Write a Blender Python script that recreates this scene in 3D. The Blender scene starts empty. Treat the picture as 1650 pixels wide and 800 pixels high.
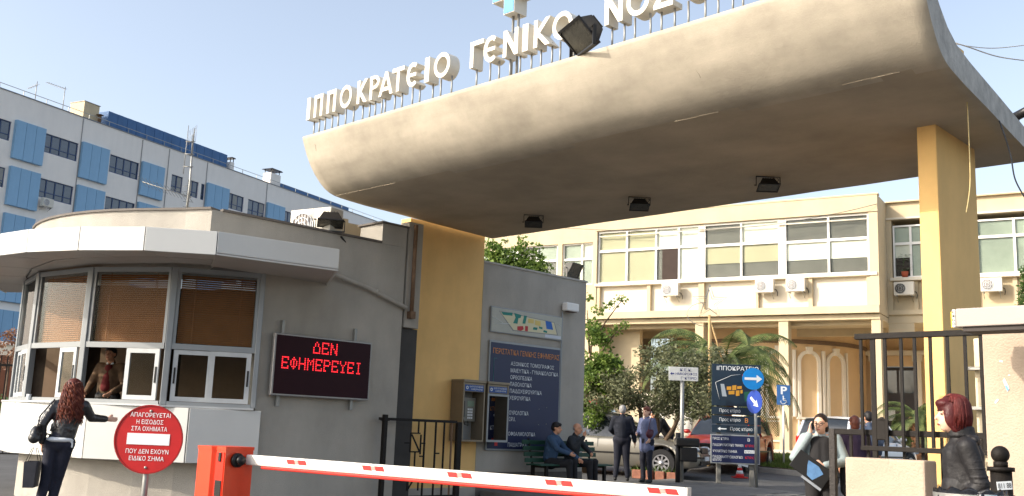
import bpy, bmesh, math, random
from mathutils import Matrix, Vector, Euler
random.seed(7)
S = bpy.context.scene
COL = S.collection
# ---------------------------------------------------------------- camera
CAM = Vector((0, 0, 1.35)); FPX = 1626.2
PIT, ROL = math.radians(10.154), math.radians(2.216)
_F = Vector((0, math.cos(PIT), math.sin(PIT))); _R0 = Vector((1, 0, 0)); _U0 = _R0.cross(_F)
_R = math.cos(ROL)*_R0 + math.sin(ROL)*_U0; _U = -math.sin(ROL)*_R0 + math.cos(ROL)*_U0
cd = bpy.data.cameras.new('camera'); cam = bpy.data.objects.new('camera', cd); COL.objects.link(cam)
m = Matrix((( _R.x, _U.x, -_F.x), (_R.y, _U.y, -_F.y), (_R.z, _U.z, -_F.z))).to_4x4()
m.translation = CAM; cam.matrix_world = m
cd.sensor_width = 36; cd.lens = FPX/1650*36; cd.clip_end = 5000; S.camera = cam
# ---------------------------------------------------------------- light
SUN_AZ, SUN_EL = math.radians(250), math.radians(29)       # bearing clockwise from +Y
w = bpy.data.worlds.new('World'); S.world = w; w.use_nodes = True
nt = w.node_tree; bg = nt.nodes['Background']
sky = nt.nodes.new('ShaderNodeTexSky'); sky.sky_type = 'NISHITA'; sky.sun_disc = False
sky.sun_elevation = SUN_EL; sky.sun_rotation = SUN_AZ
sky.altitude = 50; sky.air_density = 1.0; sky.dust_density = 3.2; sky.ozone_density = 1.0
hs = nt.nodes.new('ShaderNodeHueSaturation'); hs.inputs['Saturation'].default_value = .68; hs.inputs['Value'].default_value = .84
nt.links.new(sky.outputs[0], hs.inputs['Color']); nt.links.new(hs.outputs[0], bg.inputs[0]); bg.inputs[1].default_value = 0.15
sl = bpy.data.lights.new('sun', 'SUN'); sl.energy = 2.0; sl.angle = math.radians(0.6); sl.color = (1, .9, .76)
so = bpy.data.objects.new('sun', sl); COL.objects.link(so)
sd = Vector((math.sin(SUN_AZ)*math.cos(SUN_EL), math.cos(SUN_AZ)*math.cos(SUN_EL), math.sin(SUN_EL)))
so.rotation_euler = sd.to_track_quat('Z', 'Y').to_euler(); so.location = (-20, -10, 30)
S.view_settings.view_transform = 'Standard'; S.view_settings.look = 'None'
S.view_settings.exposure = 1.27; S.view_settings.gamma = 1
S.cycles.max_bounces = 6; S.cycles.transparent_max_bounces = 16

def px(x, y, Y):
    """world point seen at photo pixel x, y at distance Y ahead"""
    r = _F*FPX + _R*(x-825) - _U*(y-400)
    return CAM + r*(Y/r.y)
def ground(Y): return 0.038*(min(max(Y, 15.5), 47)-15.5)
def pg(x, Y, ref=700):
    """point on the ground under photo column x at distance Y (column read at row ref)"""
    p = px(x, ref, Y); return Vector((p.x, Y, ground(Y)))
# ---------------------------------------------------------------- materials
MATS = {}
def lin(c): return tuple(((v/255+.055)/1.055)**2.4 if v/255 > .04045 else v/255/12.92 for v in c)
def mat(name, col, rough=.7, metal=0, var=.12, vscale=3, bump=.15, bscale=60, spec=.4, coat=0, streak=0, grime=None, sdir=(.9, .9, .22)):
    if name in MATS: return MATS[name]
    mt = bpy.data.materials.new(name); mt.use_nodes = True; n = mt.node_tree; N, L = n.nodes, n.links
    b = N['Principled BSDF']; b.inputs['Roughness'].default_value = rough; b.inputs['Metallic'].default_value = metal
    b.inputs['Specular IOR Level'].default_value = spec; b.inputs['Coat Weight'].default_value = coat
    tc = N.new('ShaderNodeTexCoord')
    no = N.new('ShaderNodeTexNoise'); no.inputs['Scale'].default_value = vscale; no.inputs['Detail'].default_value = 6; no.inputs['Roughness'].default_value = .65
    L.new(tc.outputs['Object'], no.inputs['Vector'])
    rp = N.new('ShaderNodeValToRGB'); rp.color_ramp.elements[0].position = .3; rp.color_ramp.elements[1].position = .7
    lo = tuple(max(0, c*(1-var)) for c in col); hi = tuple(min(1, c*(1+var)) for c in col)
    if grime: lo = grime
    rp.color_ramp.elements[0].color = (*lo, 1); rp.color_ramp.elements[1].color = (*hi, 1)
    L.new(no.outputs['Fac'], rp.inputs['Fac']); out = rp.outputs['Color']
    if streak:
        mp = N.new('ShaderNodeMapping'); mp.inputs['Scale'].default_value = sdir
        L.new(tc.outputs['Object'], mp.inputs['Vector'])
        n2 = N.new('ShaderNodeTexNoise'); n2.inputs['Scale'].default_value = 2.2; n2.inputs['Detail'].default_value = 7
        L.new(mp.outputs[0], n2.inputs['Vector'])
        r2 = N.new('ShaderNodeValToRGB'); r2.color_ramp.elements[0].position = .3; r2.color_ramp.elements[1].position = .72
        r2.color_ramp.elements[0].color = (1-streak, 1-streak, 1-streak, 1); r2.color_ramp.elements[1].color = (1, 1, 1, 1)
        L.new(n2.outputs['Fac'], r2.inputs['Fac'])
        mx = N.new('ShaderNodeMixRGB'); mx.blend_type = 'MULTIPLY'; mx.inputs[0].default_value = 1
        L.new(out, mx.inputs[1]); L.new(r2.outputs[0], mx.inputs[2]); out = mx.outputs[0]
    L.new(out, b.inputs['Base Color'])
    if bump:
        nb = N.new('ShaderNodeTexNoise'); nb.inputs['Scale'].default_value = bscale; nb.inputs['Detail'].default_value = 4
        L.new(tc.outputs['Object'], nb.inputs['Vector'])
        bp = N.new('ShaderNodeBump'); bp.inputs['Strength'].default_value = bump; bp.inputs['Distance'].default_value = .02
        L.new(nb.outputs['Fac'], bp.inputs['Height']); L.new(bp.outputs[0], b.inputs['Normal'])
    MATS[name] = mt; return mt
def glass(name, tint=(.9, .95, .95), refl=.25):
    if name in MATS: return MATS[name]
    mt = bpy.data.materials.new(name); mt.use_nodes = True; n = mt.node_tree; N, L = n.nodes, n.links
    N.remove(N['Principled BSDF']); o = N['Material Output']
    t = N.new('ShaderNodeBsdfTransparent'); t.inputs[0].default_value = (*tint, 1)
    g = N.new('ShaderNodeBsdfGlossy'); g.inputs['Roughness'].default_value = .01
    f = N.new('ShaderNodeLayerWeight'); f.inputs[0].default_value = refl
    mx = N.new('ShaderNodeMixShader'); L.new(f.outputs['Fresnel'], mx.inputs[0]); L.new(t.outputs[0], mx.inputs[1]); L.new(g.outputs[0], mx.inputs[2])
    L.new(mx.outputs[0], o.inputs[0]); MATS[name] = mt; return mt
def emit(name, col, s):
    if name in MATS: return MATS[name]
    mt = bpy.data.materials.new(name); mt.use_nodes = True; b = mt.node_tree.nodes['Principled BSDF']
    b.inputs['Base Color'].default_value = (*col, 1); b.inputs['Emission Color'].default_value = (*col, 1); b.inputs['Emission Strength'].default_value = s
    MATS[name] = mt; return mt
def leafmat(name, c1, c2, trans=.3, scale=1.2):
    mt = mat(name, c1, rough=.55, bump=0); n = mt.node_tree; N, L = n.nodes, n.links; b = N['Principled BSDF']
    tc = N.new('ShaderNodeTexCoord'); no = N.new('ShaderNodeTexNoise'); no.inputs['Scale'].default_value = scale*6; no.inputs['Detail'].default_value = 3
    L.new(tc.outputs['Object'], no.inputs[0]); r = N.new('ShaderNodeValToRGB')
    r.color_ramp.elements[0].position = .38; r.color_ramp.elements[1].position = .62
    r.color_ramp.elements[0].color = (*c1, 1); r.color_ramp.elements[1].color = (*c2, 1); L.new(no.outputs['Fac'], r.inputs[0])
    L.new(r.outputs[0], b.inputs['Base Color'])
    tr = N.new('ShaderNodeBsdfTranslucent'); L.new(r.outputs[0], tr.inputs[0])
    mx = N.new('ShaderNodeMixShader'); mx.inputs[0].default_value = trans
    L.new(b.outputs[0], mx.inputs[1]); L.new(tr.outputs[0], mx.inputs[2]); L.new(mx.outputs[0], N['Material Output'].inputs[0])
    return mt
# ---------------------------------------------------------------- mesh builder
class MB:
    def __init__(s, xf=None): s.v = []; s.f = []; s.sm = []; s.xf = xf or Matrix()
    def _add(s, vs, fs, smooth=False):
        k = len(s.v); s.v += [s.xf @ Vector(v) for v in vs]; s.f += [tuple(i+k for i in f) for f in fs]; s.sm += [smooth]*len(fs); return s
    def box(s, x0, x1, y0, y1, z0, z1, M=None):
        vs = [Vector((x, y, z)) for z in (z0, z1) for y in (y0, y1) for x in (x0, x1)]
        if M: vs = [M @ v for v in vs]
        return s._add(vs, [(0, 2, 3, 1), (4, 5, 7, 6), (0, 1, 5, 4), (2, 6, 7, 3), (0, 4, 6, 2), (1, 3, 7, 5)])
    def bbox(s, x0, x1, y0, y1, z0, z1, b=.01, M=None):
        """box with chamfered edges"""
        b = min(b, (x1-x0)*.45, (y1-y0)*.45, (z1-z0)*.45)
        bm = bmesh.new(); bmesh.ops.create_cube(bm, size=1)
        for v in bm.verts: v.co = Vector(((x0+x1)/2+v.co.x*(x1-x0), (y0+y1)/2+v.co.y*(y1-y0), (z0+z1)/2+v.co.z*(z1-z0)))
        bmesh.ops.bevel(bm, geom=bm.edges[:], offset=b, segments=2, affect='EDGES', profile=.5)
        vs = [M @ v.co if M else v.co.copy() for v in bm.verts]; bm.verts.index_update()
        fs = [tuple(v.index for v in f.verts) for f in bm.faces]; bm.free(); return s._add(vs, fs)
    def prism(s, pts, a, b, axis='y', M=None):
        """closed outline extruded from a to b; axis y: pts are (x, z); z: (x, y); x: (y, z)"""
        def P(p, q): return {'y': (p[0], q, p[1]), 'z': (p[0], p[1], q), 'x': (q, p[0], p[1])}[axis]
        n = len(pts); vs = [Vector(P(p, a)) for p in pts]+[Vector(P(p, b)) for p in pts]
        if M: vs = [M @ v for v in vs]
        return s._add(vs, [tuple(range(n)), tuple(range(2*n-1, n-1, -1))]+[(i, i+n, (i+1) % n+n, (i+1) % n) for i in range(n)])
    def ring(s, cx, cz, ro, ri, a, b, n=28, sx=1, axis='y', M=None):
        vs = []
        for q in (a, b):
            for r in (ro, ri):
                for i in range(n):
                    t = 2*math.pi*i/n; p = (cx+sx*r*math.cos(t), cz+r*math.sin(t))
                    vs.append(Vector({'y': (p[0], q, p[1]), 'z': (p[0], p[1], q), 'x': (q, p[0], p[1])}[axis]))
        if M: vs = [M @ v for v in vs]
        fs = []
        for i in range(n):
            j = (i+1) % n; fs += [(i, j, n+j, n+i), (2*n+i, 3*n+i, 3*n+j, 2*n+j), (i, 2*n+i, 2*n+j, j), (n+i, n+j, 3*n+j, 3*n+i)]
        return s._add(vs, fs)
    def tube(s, pts, r, n=8, r1=None, cap=True, smooth=True):
        pts = [Vector(p) for p in pts]; k = len(pts); rs = r if isinstance(r, (list, tuple)) else [r+(((r1 if r1 is not None else r)-r)*i/(k-1)) for i in range(k)]
        vs = []; up = None
        for i, p in enumerate(pts):
            d = (pts[min(i+1, k-1)]-pts[max(i-1, 0)]).normalized()
            if up is None:
                up = Vector((0, 0, 1)) if abs(d.z) < .9 else Vector((1, 0, 0))
            x = d.cross(up)
            if x.length < 1e-4: x = d.orthogonal()
            x.normalize(); y = x.cross(d); up = y
            vs += [p+(x*math.cos(2*math.pi*j/n)+y*math.sin(2*math.pi*j/n))*rs[i] for j in range(n)]
        fs = [(i*n+j, i*n+(j+1) % n, (i+1)*n+(j+1) % n, (i+1)*n+j) for i in range(k-1) for j in range(n)]
        if cap: fs += [tuple(range(n-1, -1, -1)), tuple(range((k-1)*n, k*n))]
        return s._add(vs, fs, smooth)
    def cyl(s, c, r, h, n=20, r1=None, axis='z', smooth=True):
        c = Vector(c); d = {'z': Vector((0, 0, h)), 'y': Vector((0, h, 0)), 'x': Vector((h, 0, 0))}[axis]
        return s.tube([c, c+d], r, n, r1, True, smooth)
    def ell(s, c, r, n=14, m=9, M=None):
        c = Vector(c); r = (r, r, r) if not hasattr(r, '__len__') else r; vs = [Vector((0, 0, -r[2]))]
        for i in range(1, m):
            a = math.pi*i/m
            vs += [Vector((r[0]*math.sin(a)*math.cos(2*math.pi*j/n), r[1]*math.sin(a)*math.sin(2*math.pi*j/n), -r[2]*math.cos(a))) for j in range(n)]
        vs.append(Vector((0, 0, r[2]))); L = len(vs)-1
        vs = [(M @ v if M else v)+c for v in vs]
        fs = [(0, 1+(j+1) % n, 1+j) for j in range(n)]
        for i in range(m-2): fs += [(1+i*n+j, 1+i*n+(j+1) % n, 1+(i+1)*n+(j+1) % n, 1+(i+1)*n+j) for j in range(n)]
        fs += [(1+(m-2)*n+j, 1+(m-2)*n+(j+1) % n, L) for j in range(n)]
        return s._add(vs, fs, True)
    def cap(s, a, b, ra, rb=None, n=12):
        """tapered capsule, closed"""
        a, b = Vector(a), Vector(b); rb = ra if rb is None else rb; d = (b-a)
        if d.length < 1e-5: return s.ell(a, ra)
        u = d.normalized(); pts = []; rs = []
        for t in (-90, -60, -35, -12): pts.append(a+u*ra*math.sin(math.radians(t))); rs.append(max(ra*math.cos(math.radians(t)), .0008))
        for t in (12, 35, 60, 90): pts.append(b+u*rb*math.sin(math.radians(t))); rs.append(max(rb*math.cos(math.radians(t)), .0008))
        return s.tube(pts, rs, n)
    def quad(s, *p): return s._add([Vector(q) for q in p], [tuple(range(len(p)))])
def link(name, mesh, parent=None, loc=None, rotz=0):
    o = bpy.data.objects.new(name, mesh); COL.objects.link(o)
    if parent: o.parent = parent
    if loc is not None: o.location = loc
    if rotz: o.rotation_euler = (0, 0, rotz)
    return o
def obj(name, mb, mt, parent=None, loc=None, rotz=0, label=None, cat=None, group=None, kind=None, smooth=False, rem=0):
    me = bpy.data.meshes.new(name); me.from_pydata([tuple(v) for v in mb.v], [], mb.f); me.validate()
    me.materials.append(mt)
    if len(me.polygons) == len(mb.sm): me.polygons.foreach_set('use_smooth', [bool(b or smooth) for b in mb.sm])
    bm = bmesh.new(); bm.from_mesh(me); bmesh.ops.recalc_face_normals(bm, faces=bm.faces[:])
    if rem == 0 and len(bm.faces) < 60000: pass
    bm.to_mesh(me); bm.free()
    o = link(name, me, parent, loc, rotz); tag(o, label, cat, group, kind)
    if rem:
        r = o.modifiers.new('r', 'REMESH'); r.mode = 'VOXEL'; r.voxel_size = rem; r.use_smooth_shade = True
        q = o.modifiers.new('s', 'SMOOTH'); q.iterations = 3; q.factor = .5
    return o
def tag(o, label=None, cat=None, group=None, kind=None):
    if label: o['label'] = label
    if cat: o['category'] = cat
    if group: o['group'] = group
    if kind: o['kind'] = kind
    return o
def thing(name, label, cat, loc=(0, 0, 0), rotz=0, group=None):
    o = bpy.data.objects.new(name, None); o.empty_display_size = .2; COL.objects.link(o); o.location = loc; o.rotation_euler = (0, 0, rotz)
    return tag(o, label, cat, group)
def dup(root, loc, rotz=0, label=None, scale=None):
    r = root.copy(); COL.objects.link(r); r.location = loc; r.rotation_euler = (0, 0, rotz)
    if label: r['label'] = label
    if scale: r.scale = scale
    def rec(a, b):
        for ch in list(a.children):
            if ch is b: continue
            c = ch.copy(); COL.objects.link(c); c.parent = b; rec(ch, c)
    rec(root, r); return r
_fonts = {}
def text(s, x0, x1, z0, z1, mt, parent, y=-.004, depth=.002, name='lettering', M=None, bold=0):
    """words fitted into the box x0..x1, z0..z1 of a board facing local -y"""
    c = bpy.data.curves.new('t', 'FONT'); c.body = s; c.size = 1; c.resolution_u = 3; c.extrude = 0; c.offset = bold
    t = bpy.data.objects.new('t', c); COL.objects.link(t); bpy.context.view_layer.update()
    me = bpy.data.meshes.new_from_object(t.evaluated_get(bpy.context.evaluated_depsgraph_get()))
    bpy.data.objects.remove(t); bpy.data.curves.remove(c)
    if not me.vertices: return None
    xs = [v.co.x for v in me.vertices]; ys = [v.co.y for v in me.vertices]
    ax, bx, ay, by = min(xs), max(xs), min(ys), max(ys)
    for v in me.vertices:
        p = Vector((x0+(v.co.x-ax)/(bx-ax)*(x1-x0), y, z0+(v.co.y-ay)/max(by-ay, 1e-6)*(z1-z0)))
        v.co = M @ p if M else p
    me.name = name; me.materials.clear(); me.materials.append(mt)
    return link(name, me, parent)
def rotz_of(v): return math.atan2(v.y, v.x)
AZ = math.radians(134.42); A = Vector((math.sin(AZ), math.cos(AZ), 0)); E = Vector((math.sin(AZ-math.pi/2), math.cos(AZ-math.pi/2), 0))
RA = rotz_of(A)                          # gate frame: local x = A (towards the right pillar), local y = E (inwards)
def uv(u, v, z=0): return A*u+E*v+Vector((0, 0, z))
BZ = math.radians(120.81); Bx = Vector((math.sin(BZ), math.cos(BZ), 0)); By = Vector((math.sin(BZ-math.pi/2), math.cos(BZ-math.pi/2), 0)); RB = rotz_of(Bx)
CZ = math.radians(26.55); Cx = Vector((math.sin(CZ), math.cos(CZ), 0)); RC = rotz_of(Cx)
# palette
concrete = mat('canopy_concrete', lin((186, 176, 158)), .92, var=.17, vscale=1.6, bump=.16, bscale=60, streak=.24, sdir=(.35, 1.8, 1.8))
stucco = mat('grey_stucco', lin((182, 176, 165)), .9, var=.11, vscale=1.0, bump=.6, bscale=120, streak=.2)
ystucco = mat('yellow_stucco', lin((244, 200, 130)), .9, var=.08, vscale=1.0, bump=.35, bscale=110, streak=.13)
cream = mat('cream_render', lin((203, 186, 154)), .85, var=.07, vscale=1, bump=.15, bscale=50, streak=.07)
creamlight = mat('pale_render', lin((222, 212, 192)), .85, var=.05, vscale=1, bump=.1, bscale=50, streak=.05)
white = mat('white_paint', lin((232, 230, 224)), .5, var=.04, bump=.03)
alu = mat('grey_aluminium', lin((142, 146, 148)), .4, .2, var=.05, bump=.02)
alup = mat('aluminium_panel', lin((204, 204, 200)), .4, .15, var=.03, vscale=2, bump=.02)
black = mat('black_iron', lin((27, 23, 20)), .62, .0, var=.3, vscale=20, bump=.2, bscale=90, spec=.22)
blackp = mat('black_plastic', lin((28, 27, 27)), .4, 0, var=.1, bump=.05)
dark = mat('dark_void', (.012, .011, .01), .9, var=.1, bump=0)
steel = mat('galvanised_steel', lin((150, 150, 146)), .45, .5, var=.12, vscale=12, bump=.05)
rust = mat('rusty_pipe', lin((122, 96, 74)), .7, .3, var=.3, vscale=10, bump=.2)
navy = mat('navy_board', lin((24, 34, 72)), .4, 0, var=.06, bump=0)
whitep = mat('print_white', lin((222, 226, 228)), .5, var=.02, bump=0)
orangep = mat('print_orange', lin((214, 138, 70)), .5, var=.02, bump=0)
redp = mat('print_red', lin((196, 36, 34)), .45, var=.03, bump=0)
tree_bark = mat('bark', lin((92, 76, 60)), .9, var=.3, vscale=8, bump=.6, bscale=20)
clear = glass('clear_glass', (.92, .94, .93), .1)
dglass = mat('dark_window_glass', lin((52, 62, 76)), .06, 0, var=.5, vscale=.7, bump=0, spec=.8)
# ---------------------------------------------------------------- ground
asph = mat('asphalt', (.085, .085, .085), .85, var=.25, vscale=1.4, bump=.5, bscale=90)
pave = mat('paving', (.15, .145, .135), .85, var=.25, vscale=2, bump=.3, bscale=40)
g = MB(); ys = [-40, 0, 15.5, 20, 25, 30, 35, 40, 47, 60, 120, 400, 2500]; xs = [-2500, -200, -60, -20, 0, 20, 60, 200, 2500]
vs = [(x, y, ground(y)) for y in ys for x in xs]; n = len(xs)
g._add(vs, [(j*n+i, j*n+i+1, (j+1)*n+i+1, (j+1)*n+i) for j in range(len(ys)-1) for i in range(n-1)])
obj('ground', g, asph, kind='structure')
# pavement at the gate's inner side, with paver pieces where they can be told apart
def slab(mb, pts, h=.12, base=-.3):
    n = len(pts); top = [Vector((p[0], p[1], ground(p[1])+h)) for p in pts]; bot = [Vector((p[0], p[1], ground(p[1])+base)) for p in pts]
    mb._add(top+bot, [tuple(range(n))]+[(i, i+n, (i+1) % n+n, (i+1) % n) for i in range(n)])
pl = [uv(-13.5, 13.2), uv(-9.8, 13.2), uv(-7.6, 16.8), uv(-7.6, 17.9), uv(-8.6, 19.2), uv(-13.5, 19.2)]
P = MB(); slab(P, [(p.x, p.y) for p in pl], .10); obj('pavement', P, pave, kind='structure')
K = MB()
for i in range(len(pl)-1):
    a, b = pl[i], pl[i+1]; L = (b-a).length; k = max(1, int(L/1.0)); d = (b-a)/k; nrm = Vector((-d.y, d.x, 0)).normalized()*.13
    if i == 0 or i == 4: continue
    for j in range(k):
        p, q = a+d*(j+.01), a+d*(j+.99); M4 = [p, q, q-nrm, p-nrm]; slab(K, [(c.x, c.y) for c in M4], .125)
obj('kerb', K, mat('kerb_stone', (.27, .26, .24), .8, var=.15, vscale=4, bump=.3), kind='structure')
# paving joints: individual paver pieces on the visible strip
pv = MB(); pv.bbox(-.19, .19, -.19, .19, 0, .02, .006)
pm = None; k = 0; pavmesh = None
par = bpy.data.objects['pavement']
for iu in range(9):
    for iv in range(12):
        u, v = -10.6+iu*.4, 14.2+iv*.4
        if u > -8.2+(v-16)*.2-.2: continue
        w0 = uv(u, v)
        if pavmesh is None:
            o = obj('paver', pv, pave, par, loc=(w0.x, w0.y, ground(w0.y)+.10)); pavmesh = o.data
        else: o = link('paver', pavmesh, par, (w0.x, w0.y, ground(w0.y)+.10+random.uniform(-.004, .003)))
        o.rotation_euler = (math.atan(.038), 0, RA)
# grass island around the parking sign
isl = [pg(1222, 27.6), pg(1296, 26.6), pg(1420, 27.6), pg(1440, 33), pg(1230, 34.5), pg(1160, 33.5)]
I = MB(); slab(I, [(p.x, p.y) for p in isl], .13); obj('kerb', I, bpy.data.materials['kerb_stone'], kind='structure')
I = MB(); c = sum(isl, Vector())/6; slab(I, [(c+(p-c)*.955)[:2] for p in isl], .15); obj('soil', I, mat('soil', (.07, .055, .035), .95, var=.3, bump=.5), kind='structure')
grassm = leafmat('grass_blades', (.06, .11, .02), (.14, .2, .04), .3, 2)
def blades(name, poly, nb, h, label, mt=grassm):
    b = MB(); c = sum(poly, Vector())/len(poly)
    for _ in range(nb):
        i = random.randrange(len(poly)); p0, p1 = poly[i], poly[(i+1) % len(poly)]; r1, r2 = math.sqrt(random.random()), random.random()
        p = c*(1-r1)+(p0*(1-r2)+p1*r2)*r1; z = ground(p.y)+.14; a = random.uniform(0, 6.3); hh = h*random.uniform(.5, 1.3)
        d = Vector((math.cos(a), math.sin(a), 0)); q = Vector((p.x, p.y, z)); l = Vector((random.uniform(-1, 1), random.uniform(-1, 1), 0))*hh*.5
        b._add([q-d*.018, q+d*.018, q+l+Vector((0, 0, hh))], [(0, 1, 2)])
    return obj(name, b, mt, label=label, cat='grass', kind='stuff')
blades('grass', [c+(p-c)*.93 for p in isl], 9000, .11, 'short green grass on the kerbed island under the parking sign')
# planter bed under the olive
pb = [pg(1018, 24.2), pg(1092, 23.6), pg(1098, 26), pg(1020, 26.6)]
bl = MB(); slab(bl, [(p.x, p.y) for p in pb], .17); obj('soil', bl, bpy.data.materials['soil'], kind='structure')
blades('weeds', pb, 700, .2, 'straggly weeds and grass in the soil bed below the olive tree')
bedt = thing('brick_edging', 'low reddish brick edging along the soil bed at the foot of the olive tree', 'edging', pb[0])
bk = MB(); bk.bbox(-.11, .11, -.05, .05, 0, .2, .008); bm_ = None; brickm = mat('brick', (.26, .11, .07), .85, var=.3, vscale=9, bump=.3)
d = (pb[1]-pb[0]); kk = int(d.length/.235)
for i in range(kk):
    p = pb[0]+d*(i+.5)/kk-pb[0]+Vector((0, -.06, 0))
    if bm_ is None: o = obj('brick', bk, brickm, bedt, loc=p, rotz=rotz_of(d)); bm_ = o.data
    else: o = link('brick', bm_, bedt, p, rotz_of(d)+random.uniform(-.05, .05))
# strip of street/pavement near the camera side
nk = [(-30, 3.2), (30, 3.2), (30, 4.4), (-30, 4.4)]
S1 = MB(); slab(S1, nk, .12); obj('pavement', S1, pave, kind='structure')
# ---------------------------------------------------------------- canopy
CB = uv(-13.5, 9.4, 0)
can = thing('gate_canopy', 'huge beige concrete canopy with curled-up front lip spanning the entrance', 'canopy', uv(-8.5, 11.2, 4.9), RA)
def sk(v): return 4.95-.025*(v-11.2)
out = [(8.84, 5.86), (8.85, 5.81), (8.875, 5.74), (8.94, 5.58), (9.03, 5.42), (9.13, 5.29), (9.24, 5.18), (9.34, 5.10), (9.44, 5.05), (9.54, 5.02), (9.66, 5.003), (9.85, 4.99), (10.2, sk(10.2)+.001), (11, sk(11)), (12.2, sk(12.2)), (13.22, sk(13.22))]
inn = [(13.24, 5.16), (11.5, 5.24), (10.4, 5.29), (9.95, 5.33), (9.66, 5.42), (9.42, 5.56), (9.2, 5.74), (9.02, 5.86)]
prof = out+inn; nu = 60; mb = MB(); import mathutils
for i in range(nu+1):
    f = i/nu
    for (v, z) in prof:
        ur = -3.50-.085*max(0, v-8.9)
        u = -13.5+(ur+13.5)*f
        nz = mathutils.noise.noise(Vector((u*.9, v*1.6, z)))*.010+mathutils.noise.noise(Vector((u*2.1, v*2, z+9)))*.003
        mb.v.append(Vector((u+8.5, v-11.2+nz, z-4.9+nz)))
k = len(prof)
for i in range(nu):
    for j in range(k):
        mb.f.append((i*k+j, i*k+(j+1) % k, (i+1)*k+(j+1) % k, (i+1)*k+j)); mb.sm.append(j not in (len(out)-1, len(prof)-1, len(out)-2))
mb.f += [tuple(range(k-1, -1, -1)), tuple(range(nu*k, nu*k+k))]; mb.sm += [False, False]
shell = obj('shell', mb, concrete, can)
# split the bitumen/concrete colour: underside gets greyer paint as its own material
under = mat('canopy_soffit_paint', lin((182, 169, 148)), .92, var=.16, vscale=.8, bump=.2, bscale=26, streak=.16, sdir=(.3, .9, .9))
edgem = mat('raw_concrete_edge', lin((176, 172, 164)), .9, var=.25, vscale=5, bump=.5, bscale=25)
shell.data.materials.append(under); shell.data.materials.append(edgem)
for p in shell.data.polygons:
    c = p.center; v, z = c.y+11.2, c.z+4.9
    if p.normal.z < -.5 and v > 9.6: p.material_index = 1
    if len(p.vertices) > 4 and c.x > 0: p.material_index = 2
# crease line: thin ridge of patched mortar, broken
rd = MB()
u = -13.45
while u < -3.8:
    L = .3
    if not (u < -12.1 or -6.75 < u < -6.4 or -4.7 < u < -4.05): u += .1; continue
    rd.tube([(u+8.5, 9.545-11.2, 5.02-4.9-.003), (min(u+L, -3.8)+8.5, 9.545-11.2+random.uniform(-.01, .01), 5.02-4.9-.003)], .0045, 5); u += L+.005
obj('mortar_ridge', rd, mat('mortar', lin((214, 200, 176)), .9, bump=.3), can, kind='stuff')
up = MB(); up.box(-3.98+8.5, -3.72+8.5, 10.0-11.2, 10.5-11.2, 5.27-4.9, 5.46-4.9); up.box(-13.2+8.5, -3.98+8.5, 10.1-11.2, 10.25-11.2, 5.27-4.9, 5.42-4.9)
obj('upstand', up, ystucco, can)
# cracks in the lip
ck = MB()
for (u0, z0, L) in ((-13.2, 5.7, .1), (-9.4, 5.8, .25), (-7.9, 5.3, .2), (-11.8, 5.85, .3), (-7.3, 5.83, .3), (-6.1, 5.5, .2), (-4.6, 5.85, .15)):
    def sv(z):
        for (a, b) in zip(out[:-1], out[1:]):
            if b[1] <= z <= a[1]: return a[0]+(b[0]-a[0])*(z-a[1])/(b[1]-a[1]+1e-9)
        return 9.5
    pts = []; uu = u0
    for s_ in range(7):
        z = z0-L*s_/6; uu += random.uniform(-.012, .02); pts.append((uu+8.5, sv(z)-11.2+.003, z-4.9))
    ck.tube(pts, random.choice((.0014, .002)), 4)
obj('crack', ck, mat('crack_dark', (.05, .04, .03), .9, bump=0), can, kind='stuff')
# ---------------------------------------------------------------- pillars
def pillar(label, u0, u1, v0, v1, ztop):
    t = thing('pillar', label, 'pillar', uv((u0+u1)/2, (v0+v1)/2, 0), RA)
    a, b = (u1-u0)/2, (v1-v0)/2
    mb = MB(); mb.bbox(-a, a, -b, b, 0, ztop, .012); obj('shaft', mb, ystucco, t)
    mb = MB(); mb.bbox(-a-.015, a+.015, -b-.015, b+.015, 0, .28, .01); obj('plinth', mb, stucco, t)
pillar('tall yellow pillar slab in front of the palm and the white building, under the right end of the canopy', -4.54, -4.32, 11.22, 12.42, 4.97)
pillar('wide yellow pillar between the ticket booth and the grey directory wall, payphones mounted on it', -13.85, -13.58, 11.27, 13.12, 4.97)
# grey wall
t = thing('directory_wall', 'grey rendered wall carrying the navy directory board and the site map', 'wall', uv(-13.72, 14.65, 0), RA)
mb = MB(); mb.box(-.12, .12, -1.51, 1.51, 0, 4.44); obj('wall_face', mb, stucco, t)
mb = MB(); mb.box(-.14, .14, -1.52, 1.53, 4.44, 4.475); obj('coping', mb, edgem, t)
mb = MB(); mb.box(-.123, .127, -1.51, 1.515, 0, .55); obj('base_band', mb, mat('dirty_render', lin((112, 106, 100)), .9, var=.2, bump=.4), t)
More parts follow.
